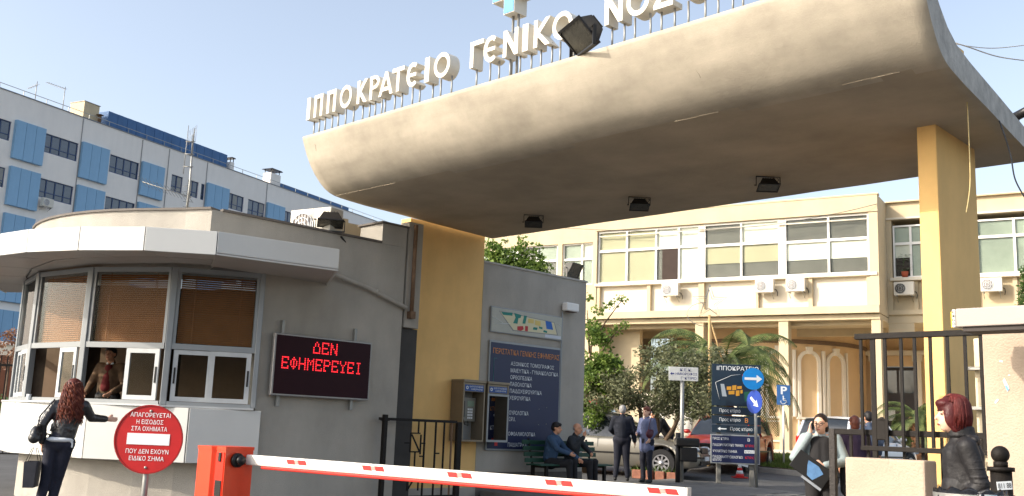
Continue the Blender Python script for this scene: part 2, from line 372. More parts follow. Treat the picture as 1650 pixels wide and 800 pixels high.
# ---------------------------------------------------------------- letters on the canopy
letm = mat('letter_white', lin((226, 220, 206)), .45, var=.06, vscale=6, bump=.05, streak=.12)
letside = letm
def letter_mb(ch, w, h, D):
    m_ = MB(); s = .172*h; s = min(s, .085)
    P = lambda *pts: m_.prism([(x*w, z*h) for x, z in pts], 0, D)
    sx, sz = s/w, s/h
    if ch == 'Ι': P((0, 0), (1, 0), (1, 1), (0, 1))
    elif ch == 'Π': P((0, 0), (sx, 0), (sx, 1-sz), (1-sx, 1-sz), (1-sx, 0), (1, 0), (1, 1), (0, 1))
    elif ch == 'Γ': P((0, 0), (sx, 0), (sx, 1-sz), (1, 1-sz), (1, 1), (0, 1))
    elif ch == 'Τ': P((.5-sx/2, 0), (.5+sx/2, 0), (.5+sx/2, 1-sz), (1, 1-sz), (1, 1), (0, 1), (0, 1-sz), (.5-sx/2, 1-sz))
    elif ch == 'Ο': m_.ring(w/2, h/2, h/2, h/2-s, 0, D, 32, sx=w/h)
    elif ch == 'Κ': P((0, 0), (sx, 0), (sx, .38), (1-sx*1.25, 0), (1, 0), (sx*1.15+.12, .5), (1, 1), (1-sx*1.25, 1), (sx, .62), (sx, 1), (0, 1))
    elif ch == 'Ν': P((0, 0), (sx, 0), (sx, .62), (1-sx, 0), (1, 0), (1, 1), (1-sx, 1), (1-sx, .38), (sx, 1), (0, 1))
    elif ch == 'Α':
        P((0, 0), (sx, 0), (.5, .74), (.5, 1), (.5-sx*.45, 1)); P((1, 0), (.5+sx*.45, 1), (.5, 1), (.5, .74), (1-sx, 0))
        m_.prism([(.27*w, .2*h), (.73*w, .2*h), (.63*w, .36*h), (.37*w, .36*h)], .003, D-.003)
    elif ch == 'Ρ':
        P((0, 0), (sx, 0), (sx, 1), (0, 1)); n = 12; ro, ri = .29*h, .29*h-s*.85; cx, cz = w*.42, .71*h
        o_ = [(s, cz+ro)]+[(cx+(w-cx)*math.sin(math.pi*i/n), cz+ro*math.cos(math.pi*i/n)) for i in range(n+1)]+[(s, cz-ro)]
        i_ = [(s, cz-ri)]+[(cx+(w-cx-s*.9)*math.sin(math.pi*i/n), cz+ri*math.cos(math.pi*i/n)) for i in range(n, -1, -1)]+[(s, cz+ri)]
        m_.prism(o_+i_, 0, D)
    elif ch == 'Є':
        n = 18; o_ = []; i_ = []
        for i in range(n+1):
            a = math.radians(52+256*i/n); o_.append((w*.58+w*.58*math.cos(a), h/2+h/2*math.sin(a))); i_.append((w*.58+(w*.58-s)*math.cos(a), h/2+(h/2-s)*math.sin(a)))
        m_.prism(o_+i_[::-1], 0, D); m_.box(s*.95, w*.86, .003, D-.003, h/2-s*.42, h/2+s*.42)
    elif ch == 'Σ': P((0, 0), (1, 0), (1, sz), (sx*1.4, sz), (.62, .5), (sx*1.4, 1-sz), (1, 1-sz), (1, 1), (0, 1), (0, 1-sz*.8), (.62-sx*1.2, .5), (0, sz*.8))
    return m_
LET = [('Ι', -13.46, .09, 'narrow white box letter Ι, leftmost letter on the canopy edge'), ('Π', -13.26, .23, 'white box letter Π right after the leftmost letter'),
 ('Π', -12.91, .23, 'second white box letter Π of the first word'), ('Ο', -12.57, .30, 'round white letter Ο between Π and Κ in the first word'),
 ('Κ', -12.13, .25, 'white letter Κ of the first word, beside the Ρ'), ('Ρ', -11.82, .23, 'white letter Ρ between Κ and Α'),
 ('Α', -11.60, .33, 'white box letter Α of the first word'), ('Τ', -11.29, .27, 'white box letter Τ between Α and Є'),
 ('Є', -10.96, .24, 'rounded white letter Є near the end of the first word'), ('Ι', -10.56, .1, 'white letter Ι before the last Ο of the first word'),
 ('Ο', -10.36, .33, 'round white letter Ο ending the first word'), ('Γ', -9.62, .25, 'white letter Γ starting the second word'),
 ('Є', -9.36, .25, 'rounded white letter Є after the Γ'), ('Ν', -8.99, .27, 'white letter Ν under the blue cross'),
 ('Ι', -8.64, .1, 'white letter Ι between Ν and Κ of the second word'), ('Κ', -8.44, .28, 'white letter Κ of the second word'),
 ('Ο', -8.12, .33, 'round white letter Ο partly hidden behind the big floodlight'), ('Ν', -7.28, .27, 'white letter Ν just right of the big floodlight'),
 ('Ο', -6.95, .33, 'round white letter Ο cut by the top of the picture, right of the second Ν'), ('Σ', -6.56, .27, 'white letter Σ cut by the top of the picture'),
 ('Ο', -6.2, .33, 'white letter above the frame whose pair of posts stands right of the Σ'), ('Κ', -5.8, .27, 'white letter above the frame on the second last pair of posts'),
 ('Ο', -5.5, .33, 'white letter above the frame on the rightmost visible posts')]
for ch, u, w, lab in LET:
    vb = 8.86; t = thing('sign_letter', lab, 'letter', uv(u+w/2, vb+.1, 5.86), RA+random.uniform(-.01, .01), 'letters of the hospital name on the canopy')
    h = .37; m_ = letter_mb(ch, w, h, .19); m_.v = [Vector((v.x-w/2, v.y-.1, v.z+.28)) for v in m_.v]
    obj('letter_box', m_, letm, t)
    xs = [0] if w < .15 else ([-w*.5+.04] if ch == 'Γ' else ([0] if ch == 'Τ' else [-w*.34, w*.34]))
    for x in xs:
        for yy in ((0.0,) if ch not in 'Ι' else (.03,)):
            pm_ = MB(); pm_.tube([(x, yy, -.03), (x+.004, yy, .14), (x, yy, .33 if ch != 'Ο' else .31)], .013, 7); obj('post', pm_, steel, t)
# blue cross
t = thing('cross_sign', 'blue and white box cross raised on posts above the second word', 'sign', uv(-9.03, 9.1, 5.86), RA)
def cross(d0, d1, w, L, z):  # plus outline
    return [(-w, z-L), (w, z-L), (w, z-w), (L, z-w), (L, z+w), (w, z+w), (w, z+L), (-w, z+L), (-w, z+w), (-L, z+w), (-L, z-w), (-w, z-w)]
c1 = MB(); c1.prism(cross(0, 0, .1, .32, 1.28), -.12, .12); obj('cross_box', c1, letm, t)
c1 = MB(); c1.prism(cross(0, 0, .09, .31, 1.28), -.128, -.121); obj('cross_face', c1, mat('cross_blue', lin((70, 150, 210)), .35, bump=0), t)
for x in (-.03, .07):
    c1 = MB(); c1.tube([(x, 0, -.04), (x, 0, .98)], .018, 8); obj('post', c1, steel, t)
# ---------------------------------------------------------------- floodlights
refl = mat('lamp_reflector', lin((98, 96, 88)), .25, .6, var=.2, vscale=14, bump=.2, bscale=30)
def floodlight(label, loc, rz, tilt, s=1.0, hang=False, mt=blackp, group='floodlights'):
    t = thing('floodlight', label, 'floodlight', loc, rz, group)
    sg = -1 if hang else 1; c = Vector((0, 0, sg*.2*s)); M = Matrix.Translation(c) @ Matrix.Rotation(tilt, 4, 'X')
    mb = MB(M); w, h, d = .22*s, .15*s, .13*s
    # tapered housing: face at -y
    f = [(-w, -d*.4, -h), (w, -d*.4, -h), (w, -d*.4, h), (-w, -d*.4, h)]; b = [(-w*.62, d, -h*.6), (w*.62, d, -h*.6), (w*.62, d, h*.6), (-w*.62, d, h*.6)]
    mb._add(f+b, [(4, 5, 6, 7), (0, 1, 5, 4), (1, 2, 6, 5), (2, 3, 7, 6), (3, 0, 4, 7), (3, 2, 1, 0)])
    for i in range(5): mb.box(-w*.5+i*w*.25-.004*s, -w*.5+i*w*.25+.004*s, d*.95, d*1.25, -h*.5, h*.5)
    obj('housing', mb, mt, t)
    mb = MB(M); y0, y1 = -d*.4-.02*s, -d*.4-.002*s; e = .02*s
    mb.box(-w-e, w+e, y0, y1, h-.005*s, h+e); mb.box(-w-e, w+e, y0, y1, -h-e, -h+.005*s); mb.box(-w-e, -w+.005*s, y0, y1, -h+.006*s, h-.006*s); mb.box(w-.005*s, w+e, y0, y1, -h+.006*s, h-.006*s)
    obj('bezel', mb, mt, t)
    mb = MB(M); mb.box(-w+.006*s, w-.006*s, y1-.008*s, y1-.003*s, -h+.006*s, h-.006*s); obj('lamp_glass', mb, refl, t)
    mb = MB(); r = .018*s; W = w+.045*s
    mb.box(-W-r*.4, -W+r*.4, -r, r, min(0, c.z), max(0, c.z)); mb.box(W-r*.4, W+r*.4, -r, r, min(0, c.z), max(0, c.z)); mb.box(-W-r*.4, W+r*.4, -r*1.01, r*1.01, -r*.5+(0 if hang else .0), r*.5)
    for x in (-1, 1): mb.cyl((x*W-(.0 if x > 0 else .04*s), 0, c.z), .014*s, .05*s if x < 0 else -.05*s, 8, axis='x')
    obj('bracket', mb, mt, t)
    if not hang: return t
    cb = MB(M); pts = [(w*.3, d*1.1, 0), (w*.9, d*1.9, -.02*s), (w*1.2, d*1.5, .05*s*sg), (w*.8, d*.9, .16*s*sg)]; cb.tube(pts, .009*s, 6); obj('cable', cb, blackp, t)
    return t
z0 = 4.925
floodlight('black floodlight hanging under the canopy nearest the wide yellow pillar', uv(-11.46, 12.19, z0), RA+.75, 1.22, .62, True, group='floodlights under the canopy')
floodlight('black floodlight hanging in the middle of the three under the canopy', uv(-9.2, 12.14, z0), RA+.75, 1.22, .62, True, group='floodlights under the canopy')
floodlight('black floodlight hanging under the canopy nearest the tall right pillar', uv(-7.0, 12.16, z0), RA+.75, 1.22, .62, True, group='floodlights under the canopy')
floodlight('large black floodlight with glass face standing on the canopy rim among the letters', uv(-7.58, 8.82, 5.86), RA-.42, .8, 1.22)
floodlight('silver grey floodlight standing on top of the grey directory wall', uv(-13.72, 15.85, 4.50), RA+1.75, .45, .95, mt=mat('lamp_grey', lin((88, 86, 82)), .5, .3))
# ---------------------------------------------------------------- ticket booth
BL = Vector((-4.65, 16.0, 0)); booth = thing('ticket_booth', 'rounded grey ticket booth with white awning band, blinds and sliding windows', 'booth', BL)
TB = Matrix.Translation(-BL)
def fr(p, q, z=0):
    p, q = Vector((p[0], p[1], z)), Vector((q[0], q[1], z)); d = (q-p).normalized(); y = Vector((-d.y, d.x, 0))
    M = Matrix(((d.x, y.x, 0), (d.y, y.y, 0), (0, 0, 1))).to_4x4(); M.translation = p; return TB @ M, (q-p).length
def off(path, d):
    """shift an open path sideways, d > 0 outward (away from the booth's inside)"""
    r = []
    for i, p in enumerate(path):
        a = Vector(path[max(i-1, 0)]); b = Vector(path[min(i+1, len(path)-1)]); t_ = (b-a).normalized(); r.append((p[0]+t_.y*d, p[1]-t_.x*d))
    return r
C0 = Vector((-4.65, 18.0))
def W2(u, v): p = uv(u, v); return (p.x, p.y)
K0 = W2(-13.0, 7.10)
arc = [(C0.x+3.62*math.sin(math.radians(a)), C0.y-3.62*math.cos(math.radians(a))) for a in range(-122, -4, 6)]
arc = arc[:-1]+[(-4.72, 14.3)]
top_path = arc+[K0]
drum = MB(TB)
def wallstrip(mb, path, th, z0, z1):
    inn_ = off(path, -th); n = len(path)
    vs = [Vector((p[0], p[1], z)) for z in (z0, z1) for q in (path, inn_) for p in q]
    fs = []
    for i in range(n-1): fs += [(i, i+1, 2*n+i+1, 2*n+i), (n+i, 3*n+i, 3*n+i+1, n+i+1), (2*n+i, 2*n+i+1, 3*n+i+1, 3*n+i), (i, n+i, n+i+1, i+1)]
    fs += [(0, 2*n, 3*n, n), (n-1, 2*n-1, 4*n-1, 3*n-1)]; return mb._add(vs, fs)
wallstrip(drum, top_path, .2, 3.6, 4.28); obj('parapet', drum, stucco, booth)
cp = MB(TB); wallstrip(cp, off(top_path, .03), .26, 4.283, 4.315); obj('coping', cp, mat('coping_dark', lin((104, 98, 92)), .8, bump=.3), booth)
MG, _ = fr(W2(-13.0, 7.10), W2(-13.0, 10.72))
fw = MB(MG); fw.box(.0, 3.62, .003, .25, 3.52, 4.28)
fw.box(.97, 3.62, .003, .25, 0, 3.519); fw.box(3.1, 3.62, .0, .6, 4.281, 4.62); obj('side_wall', fw, stucco, booth)
cp = MB(MG); cp.box(.16, 3.085, -.03, .24, 4.283, 4.315); cp.box(3.06, 3.65, -.03, .64, 4.621, 4.65); obj('coping', cp, bpy.data.materials['coping_dark'], booth)
ew = MB(MG); ew.box(3.40, 3.615, .251, 3.2, 0, 4.26); obj('end_wall', ew, stucco, booth)
rf = MB(TB); pts = [Vector((p[0], p[1])) for p in off(top_path, -.1)]+[Vector(W2(-13.2, 10.6)), Vector(W2(-16.5, 10.6)), Vector((-7.6, 19.5))]
rf.prism([(p.x, p.y) for p in pts], 3.95, 4.05, 'z'); obj('roof', rf, mat('roof_felt', (.2, .19, .18), .9), booth)
# lit roof block behind the parapet
rb = MB(MG); rb.box(2.2, 3.05, .9, 1.2, 4.05, 4.78); rb.box(3.05, 3.6, .9, 1.2, 4.05, 4.72); obj('roof_block', rb, cream, booth)
# glazing facets
G = [(-8.35, 18.3), (-8.1, 16.8), (-7.35, 15.67), (-6.19, 14.82), (-4.86, 14.5), (-3.66, 14.84)]
ZT, ZM, ZB, ZP = 3.47, 2.34, 1.50, .71
framem = alu; blindm = mat('wood_blind', lin((150, 98, 56)), .6, var=.1, vscale=5, bump=0)
sashm = mat('white_sash', lin((186, 189, 190)), .4, .1, bump=.02)
for i in range(len(G)-1):
    M, L = fr(G[i], G[i+1]); far = i < 1
    f = MB(M)
    f.bbox(-.045, .045, -.05, .05, ZB, ZT, .01); f.box(.046, L-.046, -.035, .035, ZT-.07, ZT); f.box(.046, L-.046, -.04, .04, ZM-.05, ZM+.03); f.box(.046, L-.046, -.05, .06, ZB, ZB+.05)
    f.box(.046, .09, -.025, .025, ZM+.031, ZT-.071); f.box(L-.09, L-.046, -.025, .025, ZM+.031, ZT-.071)
    if i == 4: f.bbox(L-.045, L+.03, -.05, .05, ZB, ZT, .01)
    fo = obj('window_frame', f, framem, booth)
    p = MB(M); p.box(.091, L-.091, -.004, .004, ZM+.032, ZT-.072); obj('pane', p, clear, fo)
    if i >= 1:
        s_ = MB(M); z = ZM+.06; nsl = 0
        while z < ZT-.09:
            a = .5; s_.box(.1, L-.1, -.0012, .0012, -.017, .017, M=Matrix.Translation((0, .075, z)) @ Matrix.Rotation(-.62, 4, 'X')); z += .031
        for x in (.3, L-.3): s_.box(x-.004, x+.004, .043, .047, ZM+.05, ZT-.08)
        bo = obj('blind', s_, blindm, booth); bo['kind'] = 'stuff'
    # sliding sashes below
    if i >= 1:
        spec = {1: [(.08, .52, 0), (.5, .97, -.03)], 2: [(.62, .95, -.03)], 3: [(.54, .96, -.03)], 4: [(.03, .5, .0), (.47, .97, -.035)]}[i]
        for (a, b, yy) in spec:
            x0, x1 = .05+a*(L-.1), .05+b*(L-.1)
            wdt = .065 if x1-x0 > .35 else .04
            q = MB(M); q.box(x0, x0+wdt, yy-.018, yy+.012, ZB+.055, ZM-.055); q.box(x1-wdt, x1, yy-.018, yy+.012, ZB+.055, ZM-.055)
            q.box(x0+wdt, x1-wdt, yy-.018, yy+.012, ZM-.055-wdt, ZM-.055); q.box(x0+wdt, x1-wdt, yy-.018, yy+.012, ZB+.055, ZB+.055+wdt)
            so_ = obj('sash', q, sashm, booth)
            q = MB(M); q.box(x0+wdt, x1-wdt, yy-.006, yy-.002, ZB+.055+wdt, ZM-.055-wdt); obj('pane', q, clear, so_)
            hx = x1-wdt*.5 if not (i == 4 and a < .1) else x0+wdt*.5
            q = MB(M); q.bbox(hx-.013, hx+.013, yy-.03, yy-.019, 1.8, 2.03, .004); obj('handle', q, blackp, so_)
# sill + counter panels
Gs = off(G, .06)
sl_ = MB(TB); wallstrip(sl_, off(G[1:], .16), .22, ZB-.03, ZB-.002); obj('sill', sl_, sashm, booth)
def lerp(a, b, t): return (a[0]+(b[0]-a[0])*t, a[1]+(b[1]-a[1])*t)
Go = off(G, .15)
bp = [Go[1], lerp(Go[1], Go[2], .5), Go[2], lerp(Go[3], Go[4], .1), lerp(Go[4], Go[5], .3), (Go[5][0]+.0, Go[5][1]+.02)]
bp = [Go[0], Go[1], Go[2], (Go[3][0]+.3, Go[3][1]-.1), (Go[4][0]+.42, Go[4][1]+.02), (-3.52, 14.78)]
for i in range(len(bp)-1):
    M, L = fr(bp[i], bp[i+1]); p = MB(M); p.bbox(.008, L-.008, 0, .04, ZP, ZB-.035, .006); obj('counter_panel', p, alup, booth)
    p = MB(M); p.box(-.01, .01, .012, .03, ZP, ZB-.036)
    obj('panel_joint', p, blackp, booth)
bt_ = MB(TB); wallstrip(bt_, off(G, .1), .4, ZP+.003, ZP+.03); obj('counter_underside', bt_, stucco, booth)
Gl = [(-8.05, 18.4), (-7.85, 16.95), (-7.65, 16.3), (-7.2, 15.75), (-6.6, 15.3), (-6.0, 15.02), (-5.3, 14.82), (-4.7, 14.75), (-4.1, 14.8), (-3.62, 14.98)]
lw = MB(TB); wallstrip(lw, Gl, .3, 0, ZP+.002)
obj('lower_wall', lw, stucco, booth, smooth=False)
# awning
F = [(x*.935, y*.935) for x, y in [(-9.9, 19.7), (-9.6, 18.4), (-9.2, 17.2), (-8.55, 16.0), (-7.65, 14.87), (-7.02, 14.42), (-6.12, 14.06), (-5.12, 13.85), (-4.15, 14.0)]]+[(-2.44, 14.12)]
for i in range(len(F)-1):
    M, L = fr(F[i], F[i+1]); p = MB(M); p.bbox(.006, L-.006, 0, .03, 3.45, 3.765, .005); obj('fascia_panel', p, alup, booth)
    p = MB(M); p.box(-.012, .012, .012, .025, 3.45, 3.765); obj('panel_joint', p, blackp, booth)
inner = off(F[:-1], -1.5)
sof = mat('soffit_panel', lin((176, 168, 160)), .5, .1, var=.05, bump=.02)
for i in range(len(F)-2):
    a, b = F[i], F[i+1]; c_, d_ = (inner[i+1], inner[i]); 
    a2, b2 = lerp(a, b, .01), lerp(a, b, .99); c2, d2 = lerp(c_, d_, .01), lerp(c_, d_, .99)
    for r0, r1 in ((.03, .49), (.51, .99)):
        q = MB(TB); P4 = [(*lerp(a2, d2, r0), 3.462+.06*r0), (*lerp(b2, c2, r0), 3.462+.06*r0), (*lerp(b2, c2, r1), 3.462+.06*r1), (*lerp(a2, d2, r1), 3.462+.06*r1)]; q._add([Vector(p) for p in P4]+[Vector(p)+Vector((0, 0, .012)) for p in P4], [(3, 2, 1, 0), (4, 5, 6, 7), (0, 1, 5, 4), (1, 2, 6, 5), (2, 3, 7, 6), (3, 0, 4, 7)]); obj('soffit_panel', q, sof, booth)
q = MB(TB); kk_ = W2(-13.02, 7.3); en = W2(-13.02, 9.2); q.prism([lerp(F[-2], F[-1], .005), F[-1], en, kk_, (-4.3, 14.3)], 3.47, 3.485, 'z'); obj('soffit_panel', q, sof, booth)
q = MB(TB); q.prism([(p[0], p[1]) for p in off(F[:-1], -.035)]+[lerp(F[-1], en, .05), en, kk_, (-4.6, 15.2), (-5.5, 16), (-7, 17), (-8, 19.5)], 3.54, 3.75, 'z'); obj('awning_deck', q, alup, booth)
# end fascia
M, L = fr(F[-1], en); p = MB(M); p.bbox(.03, L, 0, .03, 3.45, 3.765, .005); obj('fascia_panel', p, alup, booth)
# interior: floor, dark back wall, desk
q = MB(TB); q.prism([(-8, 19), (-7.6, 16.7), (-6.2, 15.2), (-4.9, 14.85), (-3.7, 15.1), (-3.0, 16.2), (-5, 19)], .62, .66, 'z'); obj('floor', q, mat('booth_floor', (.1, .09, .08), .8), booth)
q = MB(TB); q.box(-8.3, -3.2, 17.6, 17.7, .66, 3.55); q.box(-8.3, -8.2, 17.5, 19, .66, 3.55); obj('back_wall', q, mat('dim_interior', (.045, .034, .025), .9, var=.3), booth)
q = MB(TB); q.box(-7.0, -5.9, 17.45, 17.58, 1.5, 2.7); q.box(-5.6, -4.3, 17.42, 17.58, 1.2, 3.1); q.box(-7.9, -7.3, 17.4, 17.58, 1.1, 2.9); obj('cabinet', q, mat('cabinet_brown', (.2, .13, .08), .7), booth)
# drain pipes
pi_ = MB(TB)
a, b, c_ = uv(-12.9, 9.2, 3.62), uv(-12.93, 10.6, 3.3), uv(-12.93, 10.72, 3.27)
pi_.tube([uv(-12.9, 8.95, 3.64), a, uv(-12.93, 9.9, 3.5), b, c_, uv(-13.1, 10.74, 3.26)], .035, 10)
for v in (9.4, 10.1): pi_.cyl(tuple(uv(-12.93, v, 3.58 if v < 10 else 3.45)), .05, .03, 10, axis='x')
obj('drain_pipe', pi_, stucco, booth)
# recess between booth and pillar: grey duct and dark gap
t = thing('grey_duct', 'tall grey boxed duct with pipe in the slot between booth and wide yellow pillar', 'duct', uv(-13.12, 10.92, 0), RA)
mb = MB(); mb.bbox(-.12, .10, -.14, .18, 2.95, 4.75, .01); obj('duct_box', mb, stucco, t)
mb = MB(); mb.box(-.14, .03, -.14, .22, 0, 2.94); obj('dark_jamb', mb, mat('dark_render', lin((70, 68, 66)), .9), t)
mb = MB(); mb.cyl((.15, -.03, 3.2), .035, 1.5, 10); mb.box(.1, .2, -.08, .02, 3.1, 3.22); obj('pipe', mb, rust, t)
# roof things
def ac_unit(label, loc, rz, group, s=1.0, pinkfan=False, darkfan=False):
    t = thing('air_conditioner', label, 'air conditioner', loc, rz, group)
    acm = mat('ac_casing', lin((206, 200, 186)), .45, var=.03, bump=.02)
    mb = MB(); mb.bbox(-.4*s, .4*s, -.15*s, .15*s, 0, .56*s, .015*s); obj('casing', mb, acm, t)
    fm = MB(); fm.cyl((-.14*s, -.152*s, .28*s), .215*s, -.006*s, 24, axis='y'); obj('fan', fm, blackp if darkfan else mat('fan_guard', lin((150, 140, 132)), .6), t)
    gm = MB()
    for r in (.22, .15, .08): gm.ring(-.14*s, .28*s, r*s, (r-.014)*s, -.17*s, -.159*s, 20)
    for k in range(-3, 4):
        hh = math.sqrt(max(.0, .215**2-(k*.06)**2))*s; gm.box((-.14+k*.06)*s-.004*s, (-.14+k*.06)*s+.004*s, -.178*s, -.171*s, .28*s-hh, .28*s+hh)
    obj('guard', gm, whitep if not darkfan else steel, t)
    for x in (-.3, .3):
        bm_ = MB(); bm_.box((x-.02)*s, (x+.02)*s, -.14*s, .3*s, -.03*s, -.001*s); bm_.tube([(x*s, -.1*s, -.03*s), (x*s, .28*s, -.25*s)], .012*s, 5)
        obj('bracket', bm_, steel, t)
    pm = MB(); pm.tube([(.4*s, .02*s, .15*s), (.47*s, .05*s, .12*s), (.48*s, .2*s, .02*s), (.44*s, .3*s, -.1*s)], .018*s, 6); obj('pipe', pm, blackp, t)
    return t
t = ac_unit('beige air conditioning box standing on the booth roof behind the parapet', px(507, 397, 16.0), RA+.25, None, 1.05)
floodlight('small black floodlight on the roof edge of the booth, left of the canopy', uv(-13.0, 9.15, 4.31), RA+1.0, 1.25, .85)
def mast(label, base, H, kind):
    t = thing('roof_antenna', label, 'antenna', base)
    mb = MB(); mb.tube([(0, 0, 0), (.02, 0, H*.5), (0, 0, H)], .022, 7, .014); obj('mast', mb, steel, t)
    return t
# tall lattice TV antenna mast
b0 = px(300, 336, 15.2); t = mast('tall thin TV antenna mast with a grid panel rising from the booth roof', Vector((b0.x, 15.2, 4.05)), 1.62, 0)
q = MB()
q.tube([(0, -.02, 1.28), (.02, -.02, 1.72)], .006, 4); q.tube([(-.09, -.02, .98), (-.08, -.02, 1.76)], .006, 4)
for z in (1.1, 1.3, 1.5): q.tube([(-.1, -.02, z), (.05, -.02, z)], .008, 4)
for x in range(7): q.tube([(-.08+x*.022, -.03, 1.42+.015*x), (-.08+x*.022, -.03, 1.66+.018*x)], .003, 4)
obj('grid_panel', q, steel, t)
q = MB(); q.tube([(.06, 0, .62), (-.75, .1, .86)], .008, 5)
for i in range(14):
    x = -.75+i*.058; z = .86-(x+.75)*.3; q.tube([(x-.02, -.05, z+.05), (x+.02, .22, z-.05)], .004, 4)
for k in range(5): q.tube([(-.02-k*.02, -.1+k*.05, .45+k*.09), (.05-k*.02, .2, .5+k*.09)], .004, 4)
obj('yagi_boom', q, steel, t)
# ---------------------------------------------------------------- LED sign
t = thing('led_display', 'black LED display on the booth wall with red dot-matrix words', 'display', uv(-12.93, 9.12, 1.70), RA+math.pi/2)
Lw = 1.8
mb = MB(); mb.bbox(-.9, .9, -.07, 0.0, 0, .92, .012)
obj('cabinet', mb, mat('led_casing', lin((150, 148, 146)), .4, .4), t)
mb = MB(); mb.box(-.87, .87, -.076, -.072, .03, .89); obj('screen', mb, mat('led_screen', (.022, .003, .007), .5, var=.1, bump=0, spec=.15), t)
for x in (-.72, .62):
    mb = MB(); mb.bbox(x-.025, x+.025, .0, .05, -.16, 1.12, .006); obj('wall_bracket', mb, steel, t)
FNT = {'Δ': ['00100', '01010', '01010', '10001', '10001', '10001', '11111'], 'Ε': ['11111', '10001', '10000', '11110', '10000', '10001', '11111'], 'Ν': ['10001', '11001', '11001', '10101', '10011', '10011', '10001'],
 'Φ': ['00100', '01110', '10101', '10101', '10101', '01110', '00100'], 'Η': ['10001', '10001', '10001', '11111', '10001', '10001', '10001'], 'Μ': ['10001', '11011', '10101', '10101', '10001', '10001', '10001'],
 'Ρ': ['11110', '10001', '10001', '11110', '10000', '10000', '11000'], 'Υ': ['10001', '10001', '01010', '00100', '00100', '00100', '01110'], 'Ι': ['01110', '00100', '00100', '00100', '00100', '00100', '01110']}
ledm = emit('led_red', (1, .02, .03), .8)
for word, cx, zt in (('ΔΕΝ', -.0, .83), ('ΕΦΗΜΕΡΕΥΕΙ', .0, .57)):
    d = MB(); st = .0265; cw = 6*st; x0 = cx-len(word)*cw/2
    if word == 'ΔΕΝ': x0 = -.22
    else: x0 = -.76
    cwx = cw if word == 'ΔΕΝ' else 1.5/10
    for i, c in enumerate(word):
        for r, row in enumerate(FNT[c]):
            for k_, bit in enumerate(row):
                if bit == '1': d.cyl((x0+i*cwx+k_*cwx/6+.01, -.0765, zt-r*st), .0105, -.003, 6, axis='y', smooth=False)
    obj('lettering', d, ledm, t)
# ---------------------------------------------------------------- wall boards
WF = uv(-13.6, 14.65, 0)
t = thing('directory_board', 'big navy hospital board with white Greek list of departments on grey wall', 'board', uv(-13.59, 14.36, .95), RA+math.pi/2)
# local x runs along the wall (E direction), face towards -y
mb = MB(); mb.bbox(-1.02, 1.01, -.03, 0, -.01, 2.04, .008); obj('frame', mb, alu, t)
mb = MB(); mb.box(-.985, .975, -.036, -.032, .025, 2.0); obj('panel', mb, navy, t)
def L_(s, x0, x1, z0, z1, m_=whitep, par=t, yy=-.040): return text(s, x0, x1, z0, z1, m_, par, y=yy)
L_('ΠΕΡΙΣΤΑΤΙΚΑ ΓΕΝΙΚΗΣ ΕΦΗΜΕΡΙΑΣ', -.93, .95, 1.79, 1.90, orangep)
for s, z, x1 in (('ΑΞΟΝΙΚΟΣ ΤΟΜΟΓΡΑΦΟΣ', 1.595, .80), ('ΜΑΙΕΥΤΙΚΑ - ΓΥΝΑΙΚΟΛΟΓΙΚΑ', 1.465, .93), ('ΟΡΘΟΠΕΔΙΚΑ', 1.335, .17), ('ΠΑΘΟΛΟΓΙΚΑ', 1.205, .16), ('ΠΑΙΔΟΧΕΙΡΟΥΡΓΙΚΑ', 1.075, .46), ('ΧΕΙΡΟΥΡΓΙΚΑ', .945, .14), ('ΟΥΡΟΛΟΓΙΚΑ', .665, .10), ('Ω.Ρ.Λ.', .545, -.26), ('ΟΦΘΑΛΜΟΛΟΓΙΚΑ', .27, .31), ('ΠΑΙΔΙΑΤΡΙΚΑ', .035+.03, .08)):
    L_(s, -.44, x1, z, z+.078)
L_('ΚΤΙΡΙΟ Β', -.95, -.62, .72, .80, orangep); L_('ΚΤΙΡΙΟ Ε', -.93, -.6, .37, .45)
ar = MB(); ar.prism([(-.92, .90), (-.8, .90), (-.8, .86), (-.68, .93), (-.8, 1.0), (-.8, .96), (-.92, .96)], -.0405, -.038); obj('arrow', ar, orangep, t)
ar = MB(); ar.prism([(-.85, .66), (-.7, .66), (-.7, .56), (-.66, .56), (-.73, .49), (-.8, .56), (-.76, .56), (-.76, .62), (-.85, .62)], -.0405, -.038); obj('arrow', ar, whitep, t)
ar = MB(); ar.prism([(-.88, .16), (-.8, .16), (-.8, .08), (-.72, .08), (-.72, .22), (-.88, .22)], -.0405, -.038); obj('arrow', ar, redp, t)
ar = MB(); ar.box(-.9, -.895, -.0405, -.038, .95, 1.7); ar.box(-.9, -.82, -.0405, -.038, 1.7, 1.705); obj('guide_line', ar, mat('print_teal', lin((30, 130, 130)), .5, bump=0), t)
dt = MB()
for x, z in ((.4, .8), (.62, .84), (.4, .5), (.62, .52)): dt.cyl((x, -.036, z), .008, -.006, 8, axis='y')
obj('screw', dt, steel, t)
